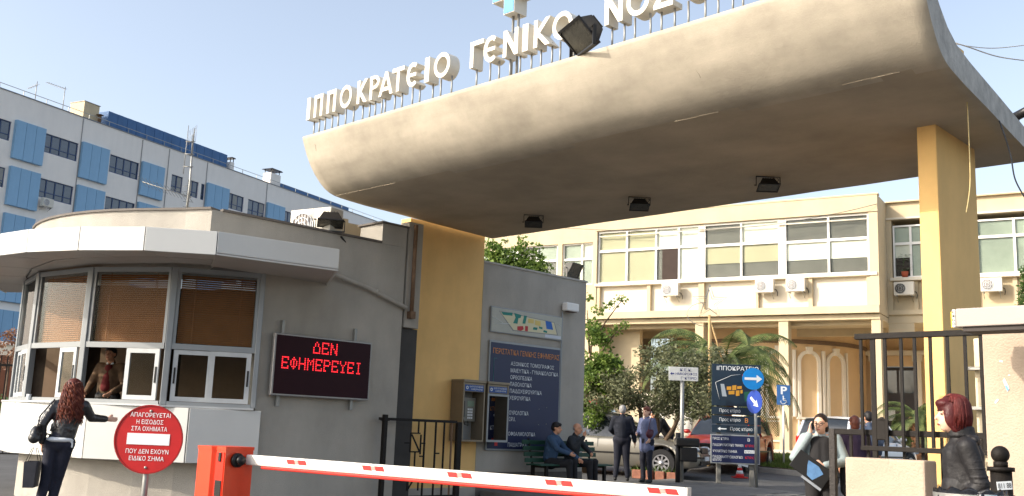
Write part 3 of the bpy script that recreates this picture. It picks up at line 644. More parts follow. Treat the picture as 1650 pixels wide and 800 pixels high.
# site map
t = thing('site_map', 'pale printed site map of the hospital grounds mounted above navy directory board', 'map', uv(-13.59, 14.36, 3.14), RA+math.pi/2)
mb = MB(); mb.bbox(-1.02, 1.03, -.03, 0, 0, .49, .008); obj('frame', mb, alu, t)
mb = MB(); mb.box(-1.0, 1.01, -.036, -.032, .02, .47); obj('panel', mb, mat('map_paper', lin((178, 178, 166)), .6, var=.08, vscale=3, bump=0), t)
def mp_(pts, col, nm='map_block', y=-.039):
    q = MB(); q.prism(pts, y, y+.002); obj(nm, q, mat('map_'+col[0], lin(col[1]), .6, var=.03, bump=0), t)
gr_, tl, rd_, bl_, cr_, yl_ = ('grey', (140, 142, 140)), ('teal', (34, 128, 116)), ('red', (186, 50, 56)), ('blue', (40, 100, 180)), ('cream', (212, 204, 168)), ('yellow', (214, 190, 110))
mp_([(-.82, .42), (.78, .36), (.9, .1), (-.42, .07)], gr_, y=-.0375); mp_([(-.79, .405), (.76, .345), (.86, .115), (-.4, .09)], cr_)
for p in ([(-.76, .4), (-.45, .42), (-.45, .36), (-.7, .35)], [(-.4, .42), (-.2, .4), (-.22, .34), (-.28, .33), (-.3, .22), (-.42, .22), (-.36, .33)], [(-.12, .4), (-.04, .4), (-.08, .24), (-.16, .24)], [(.16, .2), (.28, .2), (.26, .15), (.14, .15)], [(.32, .23), (.42, .22), (.42, .18), (.32, .19)], [(.46, .17), (.56, .16), (.56, .12), (.45, .13)]): mp_(p, tl, y=-.041)
for p in ([(-.3, .17), (-.14, .19), (-.12, .13), (-.2, .09), (-.3, .1)], [(-.08, .2), (.0, .2), (.0, .1), (-.08, .1)]): mp_(p, rd_, y=-.041)
for p in ([(.0, .35), (.16, .35), (.16, .27), (.0, .27)], [(.2, .34), (.36, .33), (.36, .24), (.2, .25)]): mp_(p, yl_, y=-.041)
mp_([(.5, .36), (.68, .35), (.74, .2), (.54, .2)], bl_, y=-.041)
mp_([(.5, .03), (.98, .03), (.98, .09), (.5, .09)], ('pale', (200, 206, 214)), y=-.041)
for (a, b, c_, d_) in ((-1, .3, -.7, .2), (-.95, .15, -.5, .2), (.85, .35, 1.0, .3)):
    q = MB(); q.tube([(a, -.038, b), (c_, -.038, d_)], .004, 4); obj('map_line', q, whitep, t)
# white sensor box on the wall
t = thing('alarm_box', 'small white box with dark opening mounted on the grey wall, above board corner', 'box', uv(-13.57, 15.55, 3.74), RA+math.pi/2)
mb = MB(); mb.bbox(-.18, .20, -.14, 0.0, 0.02, .19, .02); obj('casing', mb, white, t)
mb = MB(); mb.box(-.1, .15, -.12, -.02, .004, .019); obj('opening', mb, mat('speaker_brown', (.12, .07, .05), .6), t)
mb = MB(); mb.box(-.185, -.165, -.02, 0, -2.7, .0); obj('conduit', mb, alu, t)
# payphones
def payphone(label, u, v):
    t = thing('payphone', label, 'payphone', uv(u, v, 1.1), RA+math.pi/2, 'payphones on the pillar'); b = mat('phone_bronze', lin((128, 116, 98)), .4, .4, var=.08, bump=.03)
    x, d, h = .27, .32, 1.04
    mb = MB(); mb.box(-x, -x+.03, -d, 0, 0, h); mb.box(x-.03, x, -d, 0, 0, h); mb.bbox(-x-.012, x+.012, -d-.02, .0, h, h+.05, .008); mb.box(-x+.031, x-.031, -d+.01, 0, h-.16, h-.001); mb.box(-x+.031, x-.031, -d, 0, .0, .03); obj('hood', mb, b, t)
    mb = MB(); mb.box(-x+.04, x-.04, -d+.002, -d+.007, h-.15, h-.04); lbl = obj('header', mb, mat('header_blue', lin((36, 74, 140)), .4, bump=0), t)
    text('ΚΑΡΤΟΤΗΛΕΦΩΝΟ', -.12, .22, h-.085, h-.055, whitep, t, y=-d-.001); text('CARDPHONE', -.08, .2, h-.13, h-.1, whitep, t, y=-d-.001)
    q = MB(); q.ring(-.18, h-.093, .03, .016, -d-.003, -d, 12); obj('logo', q, whitep, t)
    return t, b, x, d, h
t, b, x, d, h = payphone('bronze payphone hood holding the telephone, left one of the pair', -13.55, 12.68)
mb = MB(); mb.bbox(-.21, .21, -.15, -.02, .35, .78, .01); obj('telephone', mb, mat('phone_grey', lin((120, 118, 110)), .4, .2), t)
mb = MB(); mb.bbox(-.17, -.10, -.21, -.155, .42, .72, .02); mb.tube([(-.13, -.19, .42), (-.1, -.2, .3), (.0, -.19, .28), (.02, -.16, .36)], .008, 6); obj('handset', mb, blackp, t)
mb = MB(); mb.box(.0, .16, -.156, -.151, .62, .72); obj('display', mb, mat('lcd', lin((120, 140, 120)), .3), t)
mb = MB()
for i in range(3):
    for j in range(4): mb.box(.01+i*.045, .04+i*.045, -.158, -.151, .40+j*.05, .435+j*.05)
obj('keypad', mb, whitep, t)
mb = MB(); mb.box(-.26, .26, -.02, -.002, .03, .88); obj('back_panel', mb, alu, t)
t, b, x, d, h = payphone('empty payphone hood with glazed face, right one of the pair', -13.55, 13.29)
mb = MB(); e = .03; mb.box(-x-.006, -x+e, -d-.012, -d-.003, .0, h-.17); mb.box(x-e, x+.006, -d-.012, -d-.003, .0, h-.17); mb.box(-x+e, x-e, -d-.012, -d-.003, -.0, .04); mb.box(-x+e, x-e, -d-.012, -d-.003, h-.21, h-.17); obj('door_frame', mb, alu, t)
mb = MB(); mb.box(-x+e, x-e, -d-.008, -d-.005, .04, h-.21); obj('pane', mb, glass('phone_glass', (.85, .87, .9), .08), t)
# ---------------------------------------------------------------- round no-entry sign
sp = px(241, 708, 9.3); t = thing('no_entry_sign', 'round red no-entry sign with white bar and Greek text on grey post', 'sign', Vector((sp.x, sp.y, 0)), .03)
zc = sp.z; r = .302
mb = MB(); mb.cyl((0, -.03, zc), r, -.004, 64, axis='y', smooth=False); obj('disc', mb, mat('sign_red', lin((178, 26, 28)), .42, var=.14, vscale=5, bump=0), t)
mb = MB(); mb.ring(0, zc, r+.004, r-.008, -.04, -.02, 64); obj('rim', mb, mat('sign_red_dark', lin((150, 20, 22)), .4, bump=0), t)
mb = MB(); mb.box(-.19, .19, -.0385, -.0345, zc-.05, zc+.05); obj('bar', mb, whitep, t)
for s, z, w_ in (('ΑΠΑΓΟΡΕΥΕΤΑΙ', .195, .36), ('Η ΕΙΣΟΔΟΣ', .133, .24), ('ΣΤΑ ΟΧΗΜΑΤΑ', .072, .32), ('ΠΟΥ ΔΕΝ ΕΧΟΥΝ', -.128, .38), ('ΕΙΔΙΚΟ ΣΗΜΑ', -.19, .31)):
    text(s, -w_/2, w_/2, zc+z, zc+z+.04, whitep, t, y=-.038, bold=.004)
for z in (.25, -.25):
    mb = MB(); mb.cyl((0, -.034, zc+z), .012, -.008, 10, axis='y'); obj('bolt', mb, steel, t)
mb = MB(); mb.cyl((0, 0, 0), .027, zc+.28, 16); obj('post', mb, steel, t)
# ---------------------------------------------------------------- barrier
c0 = px(365, 716, 9.25); t = thing('barrier_cabinet', 'bright orange-red barrier cabinet beside the round no-entry sign', 'barrier', Vector((c0.x, c0.y, 0)), -.62)
orng = mat('barrier_orange', lin((226, 62, 24)), .42, var=.14, vscale=2.2, bump=.03, coat=.3)
orngd = mat('barrier_red', lin((214, 44, 22)), .35, var=.05, vscale=3, bump=.03)
z1 = 1.1
mb = MB(); mb.prism([(-.165, -.17), (.02, -.17), (.05, -.14), (.17, -.14), (.17, .17), (-.165, .17)], 0, z1-.03, 'z'); obj('body', mb, orng, t)
mb = MB(); mb.prism([(-.17, -.175), (.02, -.175), (.05, -.145), (.175, -.145), (.175, .175), (-.17, .175)], z1-.03, z1, 'z'); obj('lid', mb, orng, t)
mb = MB(); mb.box(.0505, .16, -.146, -.1405, .05, z1-.05); obj('front_cover', mb, orngd, t)
mb = MB(); mb.bbox(.09, .125, -.156, -.147, z1-.13, z1-.05, .004); obj('lock', mb, blackp, t)
mb = MB()
for k in range(9): mb.box(.07, .15, -.153, -.147, z1-.42+k*.014, z1-.412+k*.014)
mb.box(.068, .152, -.149, -.1465, z1-.425, z1-.29); obj('vent', mb, blackp, t)
mb = MB(); mb.ring(-.06, z1-.5, .028, .018, -.176, -.171, 18, sx=.6); mb.box(-.078, -.042, -.176, -.171, z1-.64, z1-.60); mb.box(-.078, -.042, -.176, -.171, z1-.585, z1-.545); obj('logo', mb, whitep, t)
mb = MB(); mb.cyl((.171, -.02, .985), .062, .035, 24, axis='x'); mb.cyl((.206, -.02, .985), .04, .05, 18, axis='x'); obj('boom_hub', mb, blackp, t)
# boom
p0 = px(400, 741, 9.25); p1 = px(1108, 797, 7.05); p0.z -= .0
bd = (p1-p0); bl = bd.length; az = math.atan2(bd.y, bd.x); tilt_ = math.asin(bd.z/bl)
t = thing('barrier_boom', 'long white barrier boom with red marks lowered across the entrance', 'barrier', p0, az)
R_ = Matrix.Rotation(-tilt_, 4, 'Y'); mb = MB(R_)
mb.bbox(0, bl, -.035, .035, -.045, .045, .012); obj('beam', mb, mat('boom_white', lin((232, 226, 214)), .4, var=.1, vscale=2.5, bump=.02, coat=.2), t)
mb = MB(R_); mb.bbox(.18, bl, -.022, .022, -.072, -.0455, .008); obj('rubber_edge', mb, mat('boom_red', lin((206, 40, 26)), .5, bump=.05), t)
mb = MB(R_); mb.box(bl+.001, bl+.012, -.036, .036, -.046, .046); obj('end_cap', mb, alup, t)
for xx in (481, 605, 744, 903, 1070):
    # position along boom by photo column
    f = None
    for k in range(400):
        q = p0+bd*(k/400); dv = q-CAM; col = 825+FPX*dv.dot(_R)/dv.dot(_F)
        if col >= xx: f = k/400*bl; break
    for s_ in (-1, 1):
        a = f+s_*.065; q = MB(R_); q.prism([(a-.055, .03), (a+.035, .03), (a+.055, -.008), (a-.035, -.008)], -.0375, -.0355); obj('reflector', q, redp, t)
    q = MB(R_); q.box(f-.022, f+.022, -.0375, -.0355, -.004, .028); obj('reflector', q, mat('mark_pink', lin((220, 150, 140)), .5, bump=0), t)
# ---------------------------------------------------------------- gates
def bar(mb, a, b, w_=.02, d_=None):
    a, b = Vector(a), Vector(b); d_ = d_ or w_; D = b-a; 
    if abs(D.x)+abs(D.y) < 1e-6: mb.box(min(a.x, b.x)-w_, max(a.x, b.x)+w_, a.y-d_, a.y+d_, min(a.z, b.z), max(a.z, b.z))
    else:
        L = D.length; n_ = D.normalized(); M = D.to_track_quat('X', 'Z').to_matrix().to_4x4(); M.translation = a; mb.box(0, L, -d_, d_, -w_, w_, M=M)
# left leaf, folded open along E
t = thing('iron_gate', 'black iron gate leaf with squared spiral pattern in front of the wide yellow pillar', 'gate', uv(-12.85, 11.1, 0), RA+math.pi/2)
mb = MB(); mb.bbox(-.77, -.70, -.035, .035, 0, 1.5, .006); mb.box(-.79, -.68, -.05, .05, 1.28+.12, 1.44); obj('post', mb, black, t)
mb = MB(); bar(mb, (-.85, 0, 1.43), (.82, 0, 1.43), .022); obj('rail', mb, black, t); mb = MB(); bar(mb, (-.7, 0, .2), (.82, 0, .2), .02); obj('rail', mb, black, t)
for x in (.12, .36, .55, .72):
    mb = MB(); bar(mb, (x, 0, .22), (x, 0, 1.408), .012); obj('bar', mb, black if x < .7 else rust, t)
mb = MB(); zc = 1.0
for (a, b_) in (((-.18, 1.22), (.02, 1.22)), ((-.18, .92), (-.18, 1.22)), ((-.18, .92), (.02, .92)), ((.04, .88), (.04, 1.2)), ((-.3, 1.06), (-.18, 1.06)), ((.04, 1.06), (.14, 1.06)), ((-.02, 1.23), (-.02, 1.41)), ((-.07, .6), (-.07, .91)), ((-.16, 1.2), (.02, .93)), ((-.2, .3), (-.2, .62)), ((-.2, .62), (.02, .62)), ((.03, .3), (.03, .62)), ((-.2, .3), (.03, .62)), ((.03, .85), (.12, .85)), ((.36, .9), (.46, .9))):
    bar(mb, (a[0], 0, a[1]), (b_[0], 0, b_[1]), .011, .009)
obj('ornament', mb, black, t)
mb = MB(); mb.bbox(.83, .94, -.03, .035, .1, 1.43, .01); obj('hinge_post', mb, black, t)
# right leaf and the tall fence panel (gate line v = 10.3)
t = thing('iron_gate', 'low black iron gate leaf with worn paint, in front of the phone woman', 'gate', uv(-4.35, 10.3, 0), RA)
mb = MB(); mb.bbox(-.86, -.79, -.03, .03, 0, 1.485, .006); obj('post', mb, mat('worn_iron', lin((44, 40, 38)), .5, .2, var=.5, vscale=14, bump=.3, bscale=60), t)
mb = MB(); mb.bbox(-.79, .86, -.03, .03, 1.425, 1.485, .006); obj('rail', mb, black, t)
mb = MB(); mb.box(-.789, .86, -.015, .015, .25, .29); obj('rail', mb, black, t)
for i in range(8):
    x = -.62+i*.19; mb = MB(); bar(mb, (x, 0, .29), (x, 0, 1.424), .013); obj('bar', mb, black, t)
mb = MB(); mb.bbox(-.32, -.2, -.09, -.032, 1.38, 1.6, .01); mb.tube([(-.34, -.06, 1.56), (-.24, -.08, 1.6), (-.18, -.06, 1.54)], .02, 6); obj('latch', mb, black, t)
t = thing('iron_fence', 'tall black iron fence panel standing behind the low pale block', 'fence', uv(-4.2, 10.22, 0), RA)
mb = MB(); mb.bbox(-.66, .71, -.03, .03, 2.42, 2.48, .006); obj('rail', mb, black, t)
mb = MB(); mb.bbox(-.62, .71, -.02, .02, 1.27, 1.32, .005); obj('rail', mb, black, t)
for i, x in enumerate((-.60, -.47, -.34, -.17, -.03, .13, .30, .47, .62)):
    mb = MB(); w_ = .024 if i in (1,) else .014; bar(mb, (x, 0, 1.2 if i == 1 else 1.321), (x, 0, 2.419), w_, .014); obj('bar', mb, black, t)
mb = MB(); mb.bbox(.66, .72, -.028, .028, 0, 2.419, .005); obj('post', mb, black, t)
# low pale block
pale = mat('pale_concrete', lin((180, 162, 143)), .9, var=.09, vscale=2.5, bump=.45, bscale=50, streak=.08)
mb = MB(); mb.bbox(-.405, .405, -.15, .15, 0, 1.2, .02)
t = thing('low_wall_block', 'low pale rendered wall block under the black fence panel', 'wall', uv(-4.42, 10.0, 0), RA); obj('block', mb, pale, t)
# right wall
t = thing('right_wall', 'pale rendered wall with torn poster scraps at the right edge', 'wall', uv(-2.7, 10.15, 0), RA)
mb = MB(); mb.bbox(-.8, 2.2, -.12, .12, 0, 2.43, .01); obj('wall_face', mb, pale, t)
for (x, z, w_, h_, rr) in ((-.60, 1.93, .03, .13, -.35), (-.69, 1.78, .05, .02, -.8), (-.635, 2.15, .03, .02, .3), (-.57, 2.02, .02, .012, 0)):
    M = Matrix.Translation((x, -.1215, z)) @ Matrix.Rotation(rr, 4, 'Y'); q = MB(M); q.prism([(-w_/2, -h_/2), (w_/2, -h_*.3), (w_*.35, h_/2), (-w_*.4, h_*.35)], -.004, .0); obj('poster_scrap', q, whitep, t)
q = MB(Matrix.Translation((-.602, -.126, 1.925)) @ Matrix.Rotation(-.35, 4, 'Y')); q.box(-.01, .01, -.002, 0, -.05, .0); obj('poster_print', q, mat('poster_blue', lin((110, 160, 200)), .6, bump=0), t)
# kiosk behind: shutter box with the vertical kibo lettering and white side frame
t = thing('kiosk_box', 'long pale kiosk shutter box with vertical lettering kibo on yellow end', 'kiosk', uv(-3.3, 9.45, 0), RA)
pb0 = uv(-3.3, 9.45, 0)
q0 = px(1540, 515, 9.0)
kx = (q0-pb0).dot(A); ky = (q0-pb0).dot(E)
mb = MB(); mb.bbox(kx, kx+2.6, ky, ky+.35, 2.40, 2.565, .01); obj('shutter_box', mb, mat('kiosk_grey', lin((170, 160, 152)), .6, var=.04, bump=.1), t)
mb = MB(); mb.box(kx+.05, kx+2.6, ky+.03, ky+.34, 2.36, 2.399); obj('shutter_slot', mb, mat('slot_dark', (.06, .05, .045), .8), t)
mb = MB(); mb.bbox(kx-.035, kx-.001, ky-.005, ky+.3, 2.395, 2.56, .012); obj('end_plate', mb, mat('end_white', lin((224, 222, 212)), .5, bump=0), t)
mb = MB(); mb.prism([(ky+.02, 2.40), (ky+.28, 2.40), (ky+.3, 2.5), (ky+.15, 2.55), (ky+.02, 2.54)], kx-.05, kx-.036, 'x'); obj('yellow_disc', mb, mat('kibo_yellow', lin((240, 206, 30)), .5, bump=0), t)
for i, c in enumerate('kibo'): text(c, kx-.028, kx-.008, 2.523-i*.035, 2.548-i*.035, blackp, t, y=ky-.008)
t = thing('kiosk_side', 'white kiosk side panel with grey horizontal shelf bars beside the right wall', 'kiosk', uv(-3.45, 10.9, 0), RA)  # side of the kiosk: white panel with post and shelf bars
mb = MB(); mb.box(-.33, .6, 0, .05, 0, 2.5); obj('panel', mb, white, t)
mb = MB(); mb.bbox(-.4, -.3, -.12, -.01, 0, 2.45, .01); obj('post', mb, mat('post_cream', lin((220, 206, 176)), .6), t)
for z in (1.32, 1.72, 2.12):
    mb = MB(); mb.box(-.45, .2, -.25, -.13, z, z+.03); obj('shelf_bar', mb, steel, t)
# bollard
b0 = px(1611, 718, 7.6); t = thing('bollard', 'dark bollard with ball top and white sticker at the right wall', 'bollard', Vector((b0.x, b0.y, 0)))
mb = MB(); mb.cyl((0, 0, 0), .085, 1.18, 20, .075); mb.cyl((0, 0, 1.18), .095, .03, 20); mb.cyl((0, 0, 1.21), .05, .04, 16); obj('post', mb, black, t)
mb = MB(); mb.ell((0, 0, 1.30), (.052*1.25, .065, .065), 18, 12); obj('ball_top', mb, black, t)
M = Matrix.Translation((-.02, -.082, 1.08)) @ Matrix.Rotation(-.1, 4, 'Y')
mb = MB(M); mb.box(-.055, .055, -.004, 0, -.03, .03); obj('sticker', mb, whitep, t)
text('811 88', -.048, .048, -.018, .018, black, t, y=-.006, M=M)
# bins
bagm = mat('bin_bag', (.012, .012, .013), .25, var=.2, bump=.6, bscale=14, spec=.6)
def bin_(label, x, Y, ztop, rx=.3):
    c = px(x, 790, Y); t = thing('litter_bin', label, 'bin', Vector((c.x, Y, 0)))
    mb = MB(); mb.tube([(0, 0, .05), (0, 0, ztop-.08)], rx*.85, 20, rx*.95); obj('drum', mb, blackp, t)
    mb = MB(); n = 40; rs = []; 
    for k_, (rr, z) in enumerate(((.9, ztop-.35), (1.02, ztop-.2), (1.05, ztop-.06), (1.0, ztop), (.93, ztop-.01), (.88, ztop-.12))):
        for j in range(n):
            a = 2*math.pi*j/n; w_ = 1+.025*math.sin(j*2.7+k_)+.02*random.random(); mb.v.append(Vector((rx*rr*w_*math.cos(a), rx*rr*w_*math.sin(a), z+.012*math.sin(j*1.9)*(k_ > 1))))
    for k_ in range(5): mb.f += [(k_*n+j, k_*n+(j+1) % n, (k_+1)*n+(j+1) % n, (k_+1)*n+j) for j in range(n)]; mb.sm += [True]*n
    obj('bag', mb, bagm, t)
    mb = MB(); mb.ring(0, 0, rx*1.06, rx*1.0, ztop-.05, ztop-.02, 28, axis='z'); obj('hoop', mb, steel, t)
    mb = MB(); mb.tube([(-.05, -rx*1.06, ztop-.2), (-.05, -rx*1.08, ztop-.02), (.06, -rx*1.08, ztop-.02)], .006, 5); obj('clip', mb, whitep, t)
bin_('black bag-lined bin in front of the red-haired woman', 1563, 6.3, 1.09, .2)
bin_('black bag-lined bin at the bottom right corner, under the bollard', 1634, 5.9, 1.07, .19)
# cables at the right
def cable(label, pts, r=.008, m_=whitep, nm='cable'):
    mb = MB(); P_ = []
    pts = [Vector(p) for p in pts]
    for i in range(len(pts)-1):
        a = pts[max(i-1, 0)]; b = pts[i]; c = pts[i+1]; d_ = pts[min(i+2, len(pts)-1)]
        for k in range(8):
            s_ = k/8; P_.append(.5*((2*b)+(c-a)*s_+(2*a-5*b+4*c-d_)*s_*s_+(3*b-a-3*c+d_)*s_**3))
    P_.append(pts[-1]); o = pts[0]; mb.tube([p-o for p in P_], r, 6); obj(nm, mb, m_, loc=o, label=label, cat='cable')
lgrey = mat('cable_pale', lin((200, 196, 186)), .6, bump=0); cblk = mat('cable_dark', lin((70, 72, 76)), .5, bump=0)
ce = uv(-3.62, 10.1, 5.42)
cable('pale cable running from the canopy end out to the right, upper of the two strands', [px(1512, 60, 10.2), px(1545, 72, 10.2), px(1600, 78, 11), px(1660, 72, 12)], .006, lgrey)
cable('pale cable sagging below the other strand from the canopy end', [px(1528, 66, 10.2), px(1560, 76, 10.3), px(1610, 92, 10.8), px(1670, 100, 11.5)], .007, lgrey)
cable('pale loose cable hanging in front of the tall right pillar', [px(1553, 100, 10.4), px(1558, 160, 10.3), px(1562, 240, 10.25), px(1563, 300, 10.25), px(1557, 343, 10.25)], .006, mat('cable_tan', lin((206, 186, 130)), .6, bump=0))
cable('dark cable drooping off the canopy corner at the right edge of the picture', [px(1592, 152, 11.2), px(1612, 200, 10.8), px(1628, 250, 10.8), px(1636, 290, 10.8), px(1655, 325, 10.8)], .009, cblk)
p0_, p1_ = px(1630, 192, 12.5), px(1668, 172, 12.2)
mb = MB(); mb.tube([Vector((0, 0, 0)), (p1_-p0_)], .06, 14); mb.tube([Vector((-.02, 0, -.01)), Vector((.06, 0, .02))], .07, 14)
obj('security_camera', mb, blackp, loc=p0_, label='dark tubular camera poking out past the canopy at the right edge', cat='camera')
# ---------------------------------------------------------------- blue and white hospital block
C_0 = px(0, 142, 70); ROOF = C_0.z
blk = thing('hospital_block', 'long white and blue hospital block receding behind the ticket booth', 'building', Vector((C_0.x, C_0.y, 0)), RC)
wallw = mat('block_wall', lin((238, 231, 222)), .85, var=.03, vscale=.4, bump=.08, bscale=12, streak=.06)
bluep = mat('block_blue', lin((136, 176, 206)), .6, var=.06, vscale=.6, bump=.03, streak=.07)
blued = mat('block_dark_blue', lin((66, 108, 156)), .6, var=.12, vscale=.7, bump=.1, streak=.2)
frameb = mat('frame_blue', lin((50, 72, 112)), .5, var=.05, bump=0)
mb = MB(); mb.box(-14, 62, .25, 16, 0, ROOF-.02); obj('wall', mb, wallw, blk)
# facade skin pieces leave real window openings: build piers & spandrels in front of the core
rows = [22.0, 18.53, 15.06, 11.59, 8.12, 4.65]
bays = []; t0 = -8.15
for k in range(3): bays.append((t0+6.12*k-.02, t0+6.12*k+3.16))          # -8.15.., -2.03.., 4.09..
bays.append((10.4, 13.45)); bays += [(17.15, 18.47), (19.1, 20.4), (20.75, 21.2), (24.2, 26.42), (27.05, 29.45), (32.4, 34.6), (35.2, 37.4), (40, 42.2), (42.9, 45.1), (48, 50.2), (51, 53)]
bays[1] = (-1.9, 1.28)
pans = [(-10.8, -8.3), (-4.8, -2.1), (1.5, 4.07), (7.46, 10.12), (13.62, 16.1), (21.32, 24.18), (29.62, 32.25), (37.6, 39.8), (45.3, 47.8)]
skin = MB(); zs = [ROOF]+[z for r in rows for z in (r, r-1.45)]+[0]
for i in range(0, len(zs), 2): skin.box(-14, 62, 0, .25, zs[i+1], zs[i]-(.001 if i else 0))
for r in rows:
    x = -14
    for (a, b) in bays: skin.box(x, a, .0, .25, r-1.449, r-.001); x = b
    skin.box(x, 62, 0, .25, r-1.449, r-.001)
obj('facade', skin, wallw, blk)
_wc = {}
for r in rows[:5]:
    for (a, b) in bays:
        w_ = round(b-a, 2); key = w_
        if key not in _wc:
            f = MB(); h = 1.45; e = .07
            f.box(0, w_, .08, .16, h-e, h); f.box(0, w_, .08, .16, 0, e); f.box(0, e, .08, .16, e, h-e); f.box(w_-e, w_, .08, .16, e, h-e)
            nb = max(1, round(w_/.8)); 
            for k in range(1, nb): f.box(w_*k/nb-.035, w_*k/nb+.035, .08, .16, e, h-e)
            f.box(e, w_-e, .085, .155, h*.30, h*.30+.06)
            p = MB(); 
            mesh_f = None; _wc[key] = (f, nb, None)
            o = obj('window', f, frameb, blk, loc=(a, 0, r-1.45)); pm_ = MB(); pm_.box(e+.01, w_/nb-.045, .12, .13, e, h-e)
            pane = obj('pane', pm_, dglass, o); _wc[key] = (o.data, nb, pane.data)
            k0 = 1
        else:
            o = link('window', _wc[key][0], blk, (a, 0, r-1.45)); k0 = 0
        nb = _wc[key][1]
        for k in range(k0, nb): link('pane', _wc[key][2], o, (w_*k/nb, 0, 0))
        if random.random() < .45:
            c = MB(); cw_ = w_/nb; k = random.randrange(nb); c.box(.09+k*cw_, (k+1)*cw_-.05, .105, .115, .45*random.random(), 1.38); obj('curtain', c, mat('curtain_grey', lin((150, 150, 146)), .9, bump=0), o)
_pc = {}
for r in rows[:5]:
    for (a, b) in pans:
        w_ = round((b-a)/3, 2)
        if w_ not in _pc:
            m_ = MB(); m_.bbox(.012, w_-.012, -.27, .0, 0, 2.86, .015); o = obj('blue_panel', m_, bluep, blk, loc=(a, 0, r-2.63)); _pc[w_] = o.data; st = 1
        else: st = 0
        for k in range(st, 3): link('blue_panel', _pc[w_], blk, (a+k*(b-a)/3, 0, r-2.63))
        m_ = MB(); m_.box(a+.03, b-.03, -.23, .0, r-2.60, r+.2); obj('panel_core', m_, frameb, blk)
m_ = MB(); m_.box(-14, 62, -.06, .4, ROOF-.015, ROOF+.05); obj('roof_edge', m_, mat('edge_metal', lin((120, 124, 130)), .5, .3), blk)
m_ = MB()
for x in range(-12, 62, 2): m_.box(x, x+.04, .06, .1, ROOF+.05, ROOF+.42)
m_.box(-14, 62, .06, .1, ROOF+.42, ROOF+.46); obj('roof_railing', m_, steel, blk)
# vertical joints / pipes
m_ = MB()
for x in (7.42, 13.55, 16.6, 21.26, 29.55): m_.box(x-.03, x+.03, -.05, -.001, 2, ROOF-.1)
obj('downpipe', m_, mat('pipe_grey', lin((150, 148, 146)), .6), blk)
# dark blue roof storey + others
m_ = MB()
for k in range(28): m_.bbox(10.2+k*.503, 10.2+k*.503+.49, .5+.02*(k % 2), 5, ROOF+.02, ROOF+1.45, .01)
obj('roof_storey', m_, blued, blk)
m_ = MB(); m_.box(32.3, 44, .6, 4, ROOF+.02, ROOF+.6); obj('roof_storey', m_, blued, blk)
# lift tower, chimneys, antennas: things on the roof
def onroof(t_, y, z=ROOF): return Vector((C_0.x, C_0.y, 0))+Cx*t_+Vector((-Cx.y, Cx.x, 0))*y+Vector((0, 0, z))
t = thing('roof_hut', 'cream roof hut with round vent on the block beside the dark blue storey', 'roof hut', onroof(8.6, 1.0, ROOF+.01), RC)
m_ = MB(); m_.bbox(-.75, .75, -.4, 1.2, 0, 1.55, .02); obj('hut_wall', m_, cream, t)
m_ = MB(); m_.box(-.8, .8, -.45, 1.25, 1.55, 1.6); obj('lid', m_, edgem, t)
m_ = MB(); m_.cyl((.6, -.7, 0), .14, .75, 12); m_.cyl((.6, -.7, .75), .3, .08, 12, .1); obj('vent_pipe', m_, rust, t)
def chimney(label, t_, w_, h_):
    t = thing('chimney', label, 'chimney', onroof(t_, .9, ROOF+.01), RC)
    m_ = MB(); m_.bbox(-w_/2, w_/2, -.5, .5, 0, h_, .02); obj('stack', m_, wallw, t)
    m_ = MB()
    for x in (-1, 1):
        for y in (-.4, .4): m_.box(x*w_*.4-.03, x*w_*.4+.03, y-.03, y+.03, h_, h_+.35)
    m_.prism([(-w_*.62, h_+.35), (w_*.62, h_+.35), (w_*.5, h_+.45), (-w_*.5, h_+.45)], -.6, .6); obj('cap', m_, blackp, t)
chimney('white chimney with dark metal cap at the far end of the block roof', 31.2, 1.5, 1.3)
chimney('small capped vent behind the right end of the dark blue roof storey', 24.9, .5, .9)
def small_ant(label, x, y_, H, k):
    t = thing('roof_antenna', label, 'antenna', onroof(x, y_), RC)
    m_ = MB(); m_.tube([(0, 0, 0), (0, 0, H)], .03, 6); obj('mast', m_, steel, t)
    m_ = MB(); 
    if k: m_.tube([(-1.7, 0, H-.2), (.1, 0, H-.15)], .02, 5); [m_.tube([(-1.6+i*.2, -.25, H-.2), (-1.6+i*.2, .25, H-.2)], .012, 4) for i in range(9)]
    else: m_.tube([(-.7, 0, H-.8), (.1, 0, H-.25)], .02, 5); [m_.tube([(-.6+i*.15, -.3, H-.75+i*.12), (-.6+i*.15, .3, H-.7+i*.12)], .012, 4) for i in range(5)]
    obj('elements', m_, steel, t)
small_ant('left one of two thin aerials on the white roof edge', 3.4, .6, 1.7, 0)
small_ant('right one of two thin aerials on the white roof edge, with long horizontal boom', 5.9, .6, 2.1, 1)
def onfac(t_, z, y=-.45): return Vector((C_0.x, C_0.y, 0))+Cx*t_+Vector((-Cx.y, Cx.x, 0))*y+Vector((0, 0, z))
ac_unit('white air conditioner on the blue and white block, below the second-row window', onfac(4.7, 16.35), RC, None, 1.15)
ac_unit('white air conditioner just over the booth roof on the blue and white block', onfac(10.9, 16.35), RC, None, 1.15)
